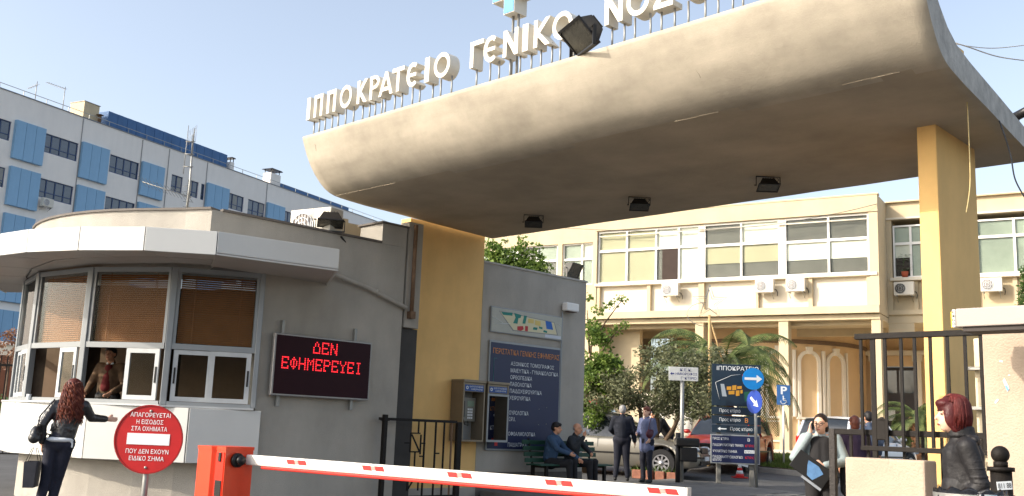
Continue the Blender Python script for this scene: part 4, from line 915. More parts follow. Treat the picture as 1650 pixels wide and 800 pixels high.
# ---------------------------------------------------------------- cream building with arcade
P0 = px(1424, 733, 36); Z0 = P0.z; BB = thing('cream_building', 'two-storey cream hospital building with white window bands and open arcade', 'building', Vector((P0.x, P0.y, 0)), RB)
def bw(t_, o_, z): return Vector((P0.x, P0.y, 0))+Bx*t_+By*o_+Vector((0, 0, z))
T0 = -11.42; ZL, ZC, ZS, ZW, ZF, ZR = 5.74, 6.22, 7.33, 7.45, 9.67, 10.33
m_ = MB()
m_.box(T0, .0, .0, 5.5, ZL, 5.93)                      # lintel slab
m_.box(T0-.02, .02, -.22, 5.5, 5.95, ZC)               # cornice
m_.box(T0, 0, .15, 5.5, ZC+.001, ZC+.03)
m_.box(T0, 0, .12, 5.5, ZF, ZR); m_.box(T0-.03, .03, -.02, .3, ZR, ZR+.06)
m_.box(T0, 0, .0, .119, ZF+.03, ZR-.002)
m_.box(-.32, 0, .0, 5.5, ZC+.031, ZF); m_.box(T0, T0+.1, .0, 5.5, ZC+.031, ZF)
m_.box(T0, 0, 5.5, 9.5, ZL+.6, ZR-.05)
obj('wall', m_, cream, BB)
m_ = MB(); m_.box(T0+.1, -.32, .2, .4, ZC+.03, ZS-.001); obj('apron', m_, creamlight, BB)
m_ = MB()
for a, b in ((T0+.1, T0+.25), (-9.05, -8.9), (-6.85, -6.62), (-4.55, -4.45), (-2.55, -2.4), (-.45, -.321)): m_ = MB(); m_.box(a, b, .04, .2, ZC+.03, ZS-.001); obj('apron_rib', m_, cream, BB)
for a, b in ((-6.82, -6.66), (-3.62, -3.44)): m_ = MB(); m_.box(a+.002, b-.002, .10, .44, ZW, ZF-.001); obj('window_pier', m_, creamlight, BB)
m_ = MB(); m_.bbox(T0+.02, -.05, -.05, .25, ZS, ZW-.002, .015); obj('sill', m_, creamlight, BB)
m_ = MB(); m_.box(T0+.1, -.32, .45, .5, ZC, ZF); obj('room_back', m_, mat('room_inside', lin((150, 140, 118)), .9, var=.1, bump=0), BB)
# windows: (t0, t1, list of mullion fractions, transom z, kinds for upper and lower panes)
blindy = mat('blind_cream', lin((188, 180, 154)), .85, var=.05, vscale=1.5, bump=0)
blindw = mat('blind_white', lin((238, 234, 224)), .85, var=.02, bump=0); dk = mat('pane_dark', lin((92, 88, 84)), .3, var=.2, bump=0, spec=.6); gn = mat('pane_green', lin((150, 158, 146)), .25, var=.15, vscale=1, bump=0, spec=.6)
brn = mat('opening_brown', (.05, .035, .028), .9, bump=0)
bglass = glass('window_glass', (.93, .95, .93), .12)
def bwin(t0_, t1_, zb, zt, ztr, mul, up_, lo_, y=.16, parent=BB, fm=white):
    f = MB(); e = .06
    f.box(t0_, t1_, y-.05, y+.05, zt-e, zt); f.box(t0_, t1_, y-.05, y+.05, zb, zb+e); f.box(t0_, t0_+e, y-.05, y+.05, zb+e, zt-e); f.box(t1_-e, t1_, y-.05, y+.05, zb+e, zt-e)
    f.box(t0_+e, t1_-e, y-.045, y+.045, ztr-.05, ztr+.05)
    xs = [t0_+e]+[t0_+(t1_-t0_)*m for m in mul]+[t1_-e]
    for x in xs[1:-1]: f.box(x-.04, x+.04, y-.047, y+.047, zb+e, ztr-.051); f.box(x-.04, x+.04, y-.047, y+.047, ztr+.051, zt-e)
    fo = obj('window', f, fm, parent)
    for i in range(len(xs)-1):
        a, b = xs[i]+.04*(i > 0), xs[i+1]-.04*(i < len(xs)-2)
        for (za, zb_, kind) in ((ztr+.05, zt-e, up_[i]), (zb+e, ztr-.05, lo_[i])):
            if kind is None:
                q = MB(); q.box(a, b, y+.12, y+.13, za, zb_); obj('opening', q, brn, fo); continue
            q = MB(); q.box(a, b, y-.004, y+.004, za, zb_); obj('pane', q, bglass, fo)
            if isinstance(kind, tuple): k1, k2, fr_ = kind; q = MB(); q.box(a, b, y+.04, y+.05, zb_-(zb_-za)*fr_, zb_); obj('roller_blind', q, k1, fo); q = MB(); q.box(a, b, y+.07, y+.08, za, zb_); obj('room_view', q, k2, fo)
            else: q = MB(); q.box(a, b, y+.04, y+.05, za, zb_); obj('roller_blind', q, kind, fo)
    return fo
Y_, W_, D_, N_ = blindy, blindw, dk, gn
bwin(-11.30, -6.82, ZW, ZF, 8.83, [.29, .58, .80], [Y_, Y_, W_, W_], [Y_, Y_, D_, W_])
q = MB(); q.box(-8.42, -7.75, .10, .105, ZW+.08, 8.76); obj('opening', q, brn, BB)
bwin(-6.66, -3.62, ZW, ZF, 8.80, [.5], [D_, W_], [(Y_, D_, .55), (Y_, D_, .55)])
bwin(-3.44, -.34, ZW, ZF, 8.75, [.53], [D_, D_], [(W_, D_, .55), (W_, D_, .55)])
m_ = MB(); m_.box(-11.2, -.4, .02, .05, ZF-.24, ZF-.2); obj('blind_box', m_, creamlight, BB)
# columns
m_ = MB()
for a, b in ((-11.4, -11.14), (-6.98, -6.64), (-3.68, -3.32), (-.32, 0)):
    c = MB(); c.box(a, b, .05, .5, Z0-.4, ZL-.001); obj('column', c, cream, BB)
m_ = MB(); m_.box(-.32, 0, .5, 5.5, Z0+2.2, ZL-.002); m_.box(-.3, -.02, 5.0, 5.5, Z0-.4, Z0+2.2)
# right recessed part
O = 1.6; m_ = MB()
m_.box(.001, 9, O+.1, 9.5, ZF, ZR); m_.box(.001, 9.0, O-.05, O+.25, ZR, ZR+.05); m_.box(.001, 9, O-.0, O+5.5, 5.75, ZC-.002)
m_.box(.001, 9, O+.2, O+.5, ZC, ZS); m_.box(.001, .18, O+.02, O+.6, ZC, ZF); m_.box(1.25, 3.05, O+.02, O+.6, ZC, ZF); m_.box(4.75, 9, O+.02, O+.6, ZC, ZF-.01)
for a, b in ((.9, 1.05), (4.2, 4.35)): m_.box(a, b, O+.1, O+.2, ZC, ZS)
m_.box(.0, 9.0, O-.1, O+.1, 6.05, ZC+.0); m_.box(0.0, .9, O+.0, O+.01, 5.2, 5.74)
obj('wall', m_, cream, BB)
m_ = MB(); m_.bbox(.1, 9, O-.08, O+.25, ZS, ZW-.002, .01); m_.box(.001, 9, O-.04, O+.1, ZF+.0, ZF+.07); obj('sill', m_, creamlight, BB)
bwin(.22, 1.26, ZW, ZF-.22, 8.75, [.6], [N_, N_], [(W_, brn, .4), N_], y=O+.14)
bwin(3.1, 4.74, ZW, ZF-.2, 8.83, [.75], [N_, N_], [N_, N_], y=O+.14)
m_ = MB(); m_.box(4.0, 9, O+.1, 8, Z0-.4, 5.74); m_.box(0, 9, 9.3, 9.5, Z0-.4, ZR-.1); obj('wall', m_, cream, BB)
# left recessed part
m_ = MB(); m_.box(-30, T0-.001, 1.0, 9, 9.45, ZR-.05); m_.box(-30, T0-.001, 1.0, 1.4, Z0-.4, 7.6); m_.box(-30, T0-.001, .8, 1.4, 5.9, 6.2)
for a, b in ((-12.0, T0-.001), (-13.72, -13.5), (-17.2, -16.9), (-21, -20.5), (-25, -24.4)): m_.box(a, b, 1.0, 1.4, 7.6, 9.45)
obj('wall', m_, cream, BB)
bwin(-13.5, -12.0, 7.6, 9.45, 8.75, [.62], [N_, W_], [N_, N_], y=1.15)
bwin(-16.88, -13.75, 7.6, 9.45, 8.75, [.33, .66], [N_, D_, N_], [N_, N_, D_], y=1.15)
bwin(-20.48, -17.22, 7.6, 9.45, 8.75, [.33, .66], [N_, D_, N_], [N_, N_, D_], y=1.15)
# plant in window
# arcade floor, ceiling, drum
m_ = MB(); m_.box(T0-3, 9, .0, 9.4, Z0-.5, Z0+.0); m_.box(T0-3, 9, -.35, -.001, Z0-.5, Z0-.13); obj('arcade_floor', m_, mat('step_stone', lin((206, 196, 176)), .8, var=.08, bump=.15), BB)
m_ = MB(); m_.box(T0, 3.9, 5.5, 9.3, ZL+.2, ZL+.3)
m_.box(T0, -.33, .5, .75, ZL-.15, ZL-.001); m_.box(T0, -.33, 3.0, 3.25, ZL-.3, ZL-.001); m_.box(T0, T0+.3, .5, 5.5, Z0-.4, ZL-.001)
m_.box(T0+.3, T0+1.6, 1.2, 1.5, Z0-.4, ZL-.002)
obj('arcade_ceiling', m_, cream, BB)
TC, OC, RR = -6.1, 6.5, 4.2
def dpt(a, r=RR): a = math.radians(a); return TC+r*math.sin(a), OC-r*math.cos(a)
drm = mat('drum_render', lin((224, 194, 152)), .9, var=.05, vscale=1, bump=.15, streak=.06)
m_ = MB(); n = 72; pts = [dpt(a) for a in range(-110, 111, 4)]
m_.prism([(p[0], p[1]) for p in pts], Z0-.3, ZL+.1, 'z'); dr = obj('drum', m_, drm, BB)
m_ = MB(); pr = [dpt(a, RR+.06) for a in range(-110, 111, 4)]; m_.prism(pr, 5.16, 5.32, 'z'); obj('drum_band', m_, mat('band_dark', lin((120, 100, 82)), .8), BB)
moul = mat('moulding_white', lin((234, 226, 210)), .7, var=.03, bump=.05)
for a in (-45, -28, -11, 6, 23, 40, 57):
    t_, o_ = dpt(a); ang = math.radians(a); M = Matrix.Translation((t_, o_, 0)) @ Matrix.Rotation(ang, 4, 'Z')
    w_, zs_, zb_ = .42, 4.42, 2.25
    def pr_(r, k=14): return [(-r, zb_)]+[(r*math.cos(math.pi-math.pi*i/k), zs_+r*math.sin(math.pi*i/k)) for i in range(k+1)]+[(r, zb_)]
    o1, i1 = pr_(w_+.07), pr_(w_-.06)
    q = MB(M); q.prism(o1+i1[::-1], -.09, .06); obj('arch_moulding', q, moul, BB)
    q = MB(M); q.prism([(-.09, zs_+w_-.08), (.09, zs_+w_-.08), (.13, zs_+w_+.2), (-.13, zs_+w_+.2)], -.16, .05); obj('keystone', q, moul, BB)
    q = MB(M); q.box(-w_-.12, w_+.12, -.10, .05, zb_-.09, zb_-.001); q.box(-w_-.05, -w_, -.06, .05, 1.25, zb_-.1); q.box(w_, w_+.05, -.06, .05, 1.25, zb_-.1); q.box(-w_, w_, -.06, .05, 2.02, 2.08); q.box(-w_, w_, -.06, .05, 1.25, 1.31)
    obj('dado_frame', q, moul, BB)
    for s_ in (-1, 1):
        q = MB(M); q.box(s_*.60-.035, s_*.60+.035, -.07, .05, zb_, 4.9); obj('pilaster', q, moul, BB)
    if a in (6, -11):
        q = MB(M); q.box(-.36, .36, -.03, .03, zb_+.02, 3.9); obj('window', q, dglass, BB)
# door area
m_ = MB(); m_.box(-2.3, -1.45, 7.2, 7.5, Z0-.2, 6); m_.box(.0, 3.9, 7.2, 7.5, Z0-.2, 6); m_.box(-1.45, .0, 7.2, 7.5, 4.55, 6); m_.box(-2.4, 3.9, 7.5, 9, 5.0, 6); obj('entrance_wall', m_, drm, BB)
m_ = MB(); m_.box(-1.45, 0, 7.6, 7.7, Z0, 4.55); dj = obj('door', m_, mat('door_dark', (.03, .02, .018), .4), BB)
m_ = MB(); m_.box(-1.35, -.8, 7.56, 7.6, 3.45, 4.4); m_.box(-.7, -.1, 7.56, 7.6, 3.45, 4.4); obj('pane', m_, dglass, dj)
m_ = MB(); m_.box(-1.2, -.9, 7.54, 7.56, 2.3, 2.75); obj('notice', m_, whitep, dj)
for x in (-1.62, .12):
    q = MB(); q.bbox(x-.15, x+.15, 7.0, 7.19, Z0, 4.75, .01); q.bbox(x-.2, x+.2, 6.95, 7.19, 4.75, 5.0, .01); obj('jamb', q, creamlight, BB)
m_ = MB(); m_.bbox(-1.95, .45, 6.9, 7.19, 5.0, 5.2, .02); obj('entablature', m_, creamlight, BB)
t = thing('door_sign', 'pale sign panel with yellow and dark Greek lettering beside the arcade doorway', 'sign', bw(.95, 7.1, 3.2), RB)
m_ = MB(); m_.bbox(-.55, .55, 0, .05, .0, .75, .01); m_.bbox(-.5, .55, 0, .05, .85, 1.5, .01); obj('panel', m_, moul, t)
text('ΚΤΙΡΙΟ', -.45, .4, 1.22, 1.4, mat('letter_gold', lin((206, 170, 60)), .5, bump=0), t, y=-.006); text('Β', -.05, .12, .93, 1.13, MATS['letter_gold'], t, y=-.006)
text('ΓΡΑΦΕΙΟ', -.4, .45, .42, .55, navy, t, y=-.006); text('ΚΙΝΗΣΗΣ', -.4, .45, .18, .31, navy, t, y=-.006)
# small ground-level window and steps to the right
for i in range(5):
    m_ = MB(); m_.bbox(.9, 4.0, 2.2+i*.32, 4.2, Z0-.4+.0, Z0+.0+.13*(i+1), .01); obj('step', m_, MATS['step_stone'], BB)
# AC units on the facade
for k, (t_, nm) in enumerate(((-7.93, 'first air conditioner from the left on the cream building, under the open window'), (-4.12, 'left one of the paired air conditioners on the cream building'), (-2.95, 'right one of the paired air conditioners on the cream building'))):
    if k == 0: acb = ac_unit(nm, bw(t_, -.16, 6.8), RB, 'air conditioners on the cream building', .88)
    else: dup(acb, bw(t_, -.16, 6.8), RB, nm)
ac_unit('air conditioner with dark fan, left of the tall yellow pillar', bw(.62, O-.2, 6.75), RB, 'air conditioners on the cream building', .88, darkfan=True)
dup(acb, bw(3.55, O-.2, 6.78), RB, 'air conditioner on the cream building right of the tall yellow pillar')
t = thing('potted_plant', 'green potted plant standing in the open window left of the tall pillar', 'plant', bw(.62, O+.02, ZW+.02), RB)
m_ = MB(); m_.cyl((0, 0, 0), .1, .2, 12, .13); obj('pot', m_, mat('terracotta', lin((170, 84, 56)), .8), t)
m_ = MB()
for _ in range(60):
    a = random.uniform(0, 6.28); r_ = random.uniform(.02, .22); z = random.uniform(.2, .85); c = Vector((r_*math.cos(a), r_*.3*math.sin(a), z)); d_ = Vector((math.cos(a), math.sin(a)*.3, random.uniform(-.3, .6))).normalized()*.13; s_ = Vector((0, .0, .02)).cross(d_).normalized()*.022
    m_._add([c-s_*.2, c+d_*.5-s_, c+d_, c+d_*.5+s_], [(0, 1, 2, 3)])
obj('leaves', m_, leafmat('houseplant', (.03, .07, .02), (.08, .16, .04)), t)
q = MB(); q.box(.26, .82, O-.02, O-.015+.02, ZW+.06, ZW+.062); 
# wires over the cream facade
cable('thin dark wire slung along the cream facade under the parapet', [bw(.0, -.05, 9.95), bw(-1.6, -.4, 9.6), bw(-4.5, -.4, 9.35), bw(-9, -.3, 9.5), bw(-13, -.3, 9.9)], .012, cblk, 'wire')
t = thing('roof_shed', 'orange tiled rooftop glimpsed above the cream parapet', 'roof', bw(-3.4, 9, ZR), RB)
m_ = MB(); m_.prism([(-1.2, 0), (1.2, 0), (0, .75)], 0, 4); obj('tiles', m_, mat('tile_orange', lin((190, 110, 70)), .8), t)
# ---------------------------------------------------------------- vegetation
def leaves(mb, c, r, nl, s, droop=0, flat=.5):
    c = Vector(c)
    for _ in range(nl):
        while True:
            p = Vector((random.uniform(-1, 1), random.uniform(-1, 1), random.uniform(-1, 1)))
            if p.length <= 1: break
        p = c+Vector((p.x*r[0], p.y*r[1], p.z*r[2])); a, b = random.uniform(0, 6.28), random.uniform(-.9, .9)
        d = Vector((math.cos(a)*math.cos(b), math.sin(a)*math.cos(b), math.sin(b)-droop)).normalized(); sd = d.orthogonal(); sd.rotate(Matrix.Rotation(random.uniform(0, 6.28), 3, d)); L = s*random.uniform(.6, 1.4); w_ = L*flat*.5
        mb.v += [p, p+d*L*.5-sd*w_, p+d*L, p+d*L*.5+sd*w_]; k = len(mb.v)-4; mb.f.append((k, k+1, k+2, k+3)); mb.sm.append(False)
def tree(name, label, base, limbs, clumps, lm, s, nl, group=None, barkm=tree_bark, flat=.5, r0=.12):
    t = thing(name, label, 'tree', base, 0, group)
    tr = MB(); tr.tube([Vector(p) for p in limbs[0][0]], limbs[0][1], 9, limbs[0][2]); obj('trunk', tr, barkm, t)
    if len(limbs) > 1:
        br = MB()
        for pts, ra, rb_ in limbs[1:]: br.tube([Vector(p) for p in pts], ra, 7, rb_)
        obj('branches', br, barkm, t)
    cr = MB()
    tot = sum(c[1][0]*c[1][1]*c[1][2] for c in clumps)
    for c, r in clumps: leaves(cr, c, r, max(20, int(nl*(r[0]*r[1]*r[2])/tot)), s, flat=flat)
    obj('crown', cr, lm, t)
    return t
# olive: sub-clump generation inside an overall outline
def clumps_for(ells, n, rmin, rmax):
    out_ = []
    for (c, r, w_) in ells:
        for _ in range(int(n*w_)):
            while True:
                p = Vector((random.uniform(-1, 1), random.uniform(-1, 1), random.uniform(-1, 1)))
                if .35 < p.length <= 1: break
            k = random.uniform(rmin, rmax); out_.append(((c[0]+p.x*r[0], c[1]+p.y*r[1], c[2]+p.z*r[2]), (k, k, k*.75)))
    return out_
ob = pg(1056, 24.9, 760); 
def rel(x, y, Y): return tuple(px(x, y, Y)-ob)
ells = [(rel(1085, 592, 24.6), (.85, .8, .62), 1.3), (rel(1030, 628, 24.5), (1.0, .8, .5), 1.2), (rel(1125, 640, 24.3), (.75, .7, .55), .9), (rel(985, 635, 24.8), (.6, .6, .4), .6), (rel(1150, 600, 24.4), (.6, .6, .55), .7), (rel(1075, 650, 24.8), (.9, .7, .3), .5)]
olive = leafmat('olive_leaves', (.07, .085, .035), (.23, .24, .13), .25, .8)
tree('olive_tree', 'grey-green olive tree with forked leaning stems, growing behind the arrow sign and standing couple', ob,
     [([(0, 0, -.05), (-.03, 0, .45), (0.0, 0, .8)], .13, .09), ([(0, 0, .75), (-.35, .05, 1.3), rel(1030, 650, 24.7), rel(1010, 630, 24.7)], .07, .02), ([(0, 0, .75), (.05, 0, 1.2), rel(1055, 640, 24.7), rel(1060, 600, 24.7)], .07, .02),
      ([(0, 0, .6), (.4, -.1, 1.1), rel(1100, 655, 24.4), rel(1125, 620, 24.4)], .07, .02), ([(0.0, 0, .8), (-.2, .1, 1.2), rel(1045, 665, 24.9), rel(1080, 630, 24.7)], .05, .015), ([rel(1060, 730, 24.3), rel(1085, 690, 24.3), rel(1118, 630, 24.3)], .05, .03)],
     clumps_for(ells, 34, .13, .3), olive, .085, 15000, flat=.34)
# bright green tree beyond the wall end
gb = Vector((2.0, 25.2, ground(25.2)))
def rg(x, y, Y): return tuple(px(x, y, Y)-gb)
green = leafmat('spring_leaves', (.08, .15, .025), (.24, .33, .07), .4, .9)
greend = leafmat('deep_leaves', (.03, .07, .015), (.09, .16, .03), .3, .9)
cl = clumps_for([(rg(958, 570, 25), (.35, .5, .9), .6), (rg(955, 640, 25), (.5, .6, .6), .8), (rg(975, 600, 25), (.4, .4, .5), .4)], 30, .12, .3)
for (x, y) in ((965, 500), (985, 492), (1002, 482), (955, 520), (970, 545), (990, 535), (1005, 525), (948, 480), (975, 560), (993, 585)): cl.append((rg(x, y, 24.9), (.18, .2, .11)))
tree('broadleaf_tree', 'bright green young tree just past the right end of the grey wall', gb,
     [([(0, 0, -.05), (-.1, 0, 1.2), rg(950, 600, 25.1)], .09, .06), ([rg(950, 620, 25), rg(952, 560, 25), rg(975, 520, 25), rg(1003, 483, 24.9)], .04, .008), ([rg(950, 600, 25), rg(985, 545, 25), rg(1006, 524, 25)], .03, .008), ([rg(950, 570, 25), rg(946, 500, 25)], .03, .01)], cl, green, .085, 5600, flat=.6)
gb = Vector((-.2, 27, ground(27)))
cl = []
for (x, y, k) in ((800, 405, .3), (790, 395, .22), (812, 415, .35), (835, 405, .25), (845, 395, .2), (858, 410, .25), (870, 420, .22), (880, 428, .2), (830, 425, .35), (850, 430, .3), (800, 430, .4), (870, 436, .25), (786, 415, .3), (868, 396, .14), (815, 390, .12), (840, 383, .1)): cl.append((rg(x, y, 27), (k, k, k*.7)))
cl += clumps_for([(rg(830, 470, 27), (1.2, 1, .9), 1)], 22, .2, .4)
tree('broadleaf_tree', 'bright green leafy tree peeping over the top of the grey directory wall', gb, [([(0, 0, -.05), (.05, 0, 2.5), rg(830, 440, 27)], .12, .05), ([rg(830, 460, 27), rg(800, 400, 27)], .03, .008), ([rg(830, 460, 27), rg(845, 392, 27)], .03, .008), ([rg(830, 460, 27), rg(875, 425, 27)], .03, .008)], cl, green, .09, 8500, flat=.6)
# dark conifer tip at the right edge
gb = Vector((px(1690, 640, 31).x, 31, ground(31)))
cl = [(rg(1658, y, 31), (.25+.0028*(y-440), .3, .25)) for y in range(440, 560, 14)]
tree('conifer_tree', 'dark green conifer edge poking in at the right border of the picture', gb, [([(0, 0, -.05), (0, 0, 3.5), (0, 0, 6.3)], .14, .03)], cl, greend, .14, 3500, flat=.25)
# reddish shrub left + vegetation left of booth
gb = Vector((-14.4, 27, 0)); gb.x = px(18, 560, 27).x
cl = clumps_for([(rg(20, 565, 27), (.35, .5, .6), 1)], 26, .1, .2)
tree('shrub', 'thin reddish-leaved shrub at the left edge behind the booth', gb, [([(0, 0, 0), (0, 0, 2.6)], .04, .02)], cl, leafmat('red_leaves', (.2, .09, .06), (.34, .2, .12)), .08, 700)
# palms
def palm(label, base, H, nf, L, seed, up0=-.15, lean=0, tr=.3):
    rnd = random.Random(seed); t = thing('palm_tree', label, 'tree', base)
    tk = MB(); tk.tube([(0, 0, -.05), (lean*.4, 0, H*.5), (lean, 0, H)], [tr, tr*.85, tr*1.1], 14)
    for i in range(int(H*26)):
        a = i*2.4; z = i/26; r_ = tr*.95; c = Vector((math.cos(a)*r_+lean*z/H, math.sin(a)*r_, z)); tk.box(-.07, .07, -.02, .05, -.05, .09, M=Matrix.Translation(c) @ Matrix.Rotation(a-math.pi/2, 4, 'Z') @ Matrix.Rotation(-.5, 4, 'X'))
    obj('trunk', tk, mat('palm_trunk', lin((110, 78, 54)), .95, var=.4, vscale=7, bump=.6, bscale=14), t)
    for i in range(nf):
        a = i*2.399+rnd.uniform(-.2, .2); el = 1.25-1.5*(i/nf)+rnd.uniform(-.1, .1); LL = L*rnd.uniform(.85, 1.1); f = MB(); p = Vector((lean, 0, H+.1)); pts = [p.copy()]; seg = 16; ang = el
        for k in range(seg):
            ang -= (.07+.10*k/seg)*(1.1 if el > .2 else .8); d = Vector((math.cos(a)*math.cos(ang), math.sin(a)*math.cos(ang), math.sin(ang))); p = p+d*LL/seg; pts.append(p.copy())
        f.tube(pts, .022, 5, .006); side = Vector((-math.sin(a), math.cos(a), 0))
        for k in range(2, seg*3):
            x = k/(seg*3); q_ = x*seg; j = min(int(q_), seg-1); c = pts[j].lerp(pts[j+1], q_-j); d = (pts[j+1]-pts[j]).normalized(); nrm = side.cross(d).normalized(); ll = LL*.19*math.sin(math.pi*min(1, x*.93+.07))**.6*rnd.uniform(.85, 1.1)
            for s_ in (-1, 1):
                dd = (side*s_*1.0+d*.75+nrm*(-.35 if nrm.z > 0 else .35)*1+Vector((0, 0, -.25))).normalized(); w_ = d*.017*LL/2.2
                f._add([c-w_, c+w_, c+dd*ll*.6+w_*.7+Vector((0, 0, -.03)), c+dd*ll+Vector((0, 0, -.10*ll))], [(0, 1, 2, 3)])
        obj('frond', f, MATS.get('palm_leaves') or leafmat('palm_leaves', (.045, .075, .02), (.16, .2, .06), .25, .7), t)
    return t
c = px(1166, 600, 31.0); palm('large palm with arching fronds and stout trunk, behind the dark direction board', Vector((c.x, 31.0, ground(31))), c.z-ground(31), 36, 3.0, 3, tr=.27)
c = px(1458, 690, 33.5); palm('smaller palm whose fronds show between the bars of the black fence', Vector((c.x+.5, 33.5, ground(33.5))), 1.35, 20, 1.9, 5, tr=.22)
# star on a pole
c = px(1143, 560, 29.2); zt = px(1143, 508, 29.2).z; g0 = ground(29.2)
t = thing('star_ornament', 'wire star ornament on a wooden pole rising out of the palm crown', 'ornament', Vector((c.x, 29.2, g0)))
m_ = MB(); m_.tube([(0, 0, 0), (0, 0, zt-g0)], .05, 8, .04); m_.tube([(.05, 0, zt-g0-1.3), (.03, 0, zt-g0-.4)], .03, 6); m_.tube([(.42, 0, zt-g0-1.4), (0, 0, zt-g0-.1)], .03, 6, .02); obj('pole', m_, mat('pole_wood', lin((190, 160, 112)), .8, var=.15), t)
m_ = MB(); zc = px(1143, 488, 29.2).z-g0; R1, R2 = .52, .2; sp_ = [((R1 if i % 2 == 0 else R2)*math.sin(math.pi*i/5), (R1 if i % 2 == 0 else R2)*math.cos(math.pi*i/5)) for i in range(11)]
m_.tube([(x, -.05, zc+z) for x, z in sp_], .014, 5); m_.tube([(x*.75, .08, zc+z*.75) for x, z in sp_], .012, 5); m_.tube([(.8*math.cos(a*.4)*.7-.1, 0, zc-.35+.35*math.sin(a*.4)) for a in range(4, 13)], .01, 4)
obj('star', m_, steel, t)
# ---------------------------------------------------------------- cars
tyre = mat('tyre', (.02, .02, .021), .85, bump=.2); rimm = mat('wheel_rim', lin((196, 196, 200)), .3, .7, bump=0); cglass = mat('car_glass', (.02, .024, .028), .05, 0, var=.2, bump=0, spec=.9); lampm = mat('headlamp', lin((200, 206, 214)), .12, .3, var=.2, vscale=20, bump=0, spec=.9)
tailm = mat('tail_lamp', lin((190, 24, 20)), .2, bump=0)
def car(label, loc, rz, paint, L=4.6, W=1.75, Hh=1.45, kind='sedan', group='parked cars'):
    """local +x is the front of the car"""
    t = thing('parked_car', label, 'car', loc, rz, group); w = W/2
    # station: x, sill z, belt z, half width at belt
    if kind == 'sedan': st = [(-.5, .42, .80, .80), (-.485, .28, .92, .90), (-.44, .22, .97, .96), (-.35, .2, .96, 1), (-.2, .2, .93, 1), (0, .2, .91, 1), (.18, .2, .90, 1), (.3, .2, .86, .99), (.4, .2, .78, .96), (.455, .22, .71, .90), (.485, .26, .64, .80), (.5, .36, .55, .70)]
    else: st = [(-.5, .42, .85, .82), (-.49, .28, .98, .9), (-.46, .22, 1.0, .96), (-.35, .2, .98, 1), (-.2, .2, .95, 1), (0, .2, .92, 1), (.15, .2, .92, 1), (.28, .2, .88, .99), (.38, .2, .80, .96), (.45, .22, .70, .90), (.485, .26, .62, .80), (.5, .36, .52, .70)]
    wb = (-.31, .315); rw = .315
    import bisect
    def at_(x):
        xs = [s_[0] for s_ in st]; i = min(max(bisect.bisect_right(xs, x)-1, 0), len(st)-2); a, b = st[i], st[i+1]; f = (x-a[0])/(b[0]-a[0]); return [a[k]+(b[k]-a[k])*f for k in range(4)]
    xs = sorted(set([s_[0] for s_ in st]+[-.5+i/48 for i in range(49)])); mb = MB(); rows_ = []
    for x in xs:
        _, zs_, zb_, hw = at_(x); X = x*L; hw *= w
        for wx in wb:
            dx = abs(X-wx*L)
            if dx < rw+.07: zs_ = max(zs_, .33+math.sqrt(max((rw+.07)**2-dx*dx, 0)))
        sec = [(0, zs_), (hw*.9, zs_), (hw*.985, zs_+.06*(zb_-zs_)), (hw*1.0, zs_+(zb_-zs_)*.45), (hw*.975, zb_-.10), (hw*.93, zb_-.03), (hw*.8, zb_), (hw*.4, zb_+.025), (0, zb_+.03)]
        full = [(X, y, z) for y, z in sec]+[(X, -y, z) for y, z in sec[-2:0:-1]]; rows_.append(full)
    nn = len(rows_[0])
    for r_ in rows_: mb.v += [Vector(p) for p in r_]
    for i in range(len(rows_)-1):
        for j in range(nn): mb.f.append((i*nn+j, i*nn+(j+1) % nn, (i+1)*nn+(j+1) % nn, (i+1)*nn+j)); mb.sm.append(True)
    mb.f += [tuple(range(nn-1, -1, -1)), tuple(range((len(rows_)-1)*nn, len(rows_)*nn))]; mb.sm += [False, False]
    body = obj('body', mb, paint, t)
    # greenhouse
    if kind == 'sedan': gh = [(-.40, .955, .80), (-.27, Hh-.05, .70), (-.15, Hh, .71), (.0, Hh, .72), (.08, Hh-.04, .71), (.235, .90, .86)]
    else: gh = [(-.485, 1.0, .84), (-.43, Hh-.06, .72), (-.3, Hh, .73), (.0, Hh, .73), (.07, Hh-.04, .72), (.22, .91, .86)]
    def lvl(x):
        for a, b in zip(gh[:-1], gh[1:]):
            if a[0] <= x <= b[0]: f = (x-a[0])/(b[0]-a[0]); return a[1]+(b[1]-a[1])*f, a[2]+(b[2]-a[2])*f
    mb = MB(); gx = [gh[0][0]+(gh[-1][0]-gh[0][0])*i/24 for i in range(25)]; roof = []
    for x in gx:
        zt_, hw = lvl(x); zb_ = at_(x)[2]-.03; base = .9*at_(x)[3]; f = max(0.0, (zt_-zb_)/(Hh-zb_)); hb = base; ht = base+(hw-base)*min(1, f)
        r_ = [(x*L, hb*w, zb_), (x*L, (hb+(ht-hb)*.9)*w, zb_+(zt_-zb_)*.9), (x*L, ht*w*.93, zt_-.004), (x*L, 0, zt_+.02*min(1, f))]; full = r_+[(p[0], -p[1], p[2]) for p in r_[-2::-1]]; mb.v += [Vector(p) for p in full]; roof.append(full)
    for i in range(24):
        for j in range(6): mb.f.append((i*7+j, i*7+j+1, (i+1)*7+j+1, (i+1)*7+j)); mb.sm.append(True)
    obj('glass', mb, cglass, t)
    mb = MB(); a0 = [i for i, x in enumerate(gx) if gh[1][0]-.01 <= x <= gh[4][0]+.01]
    k0 = len(mb.v)
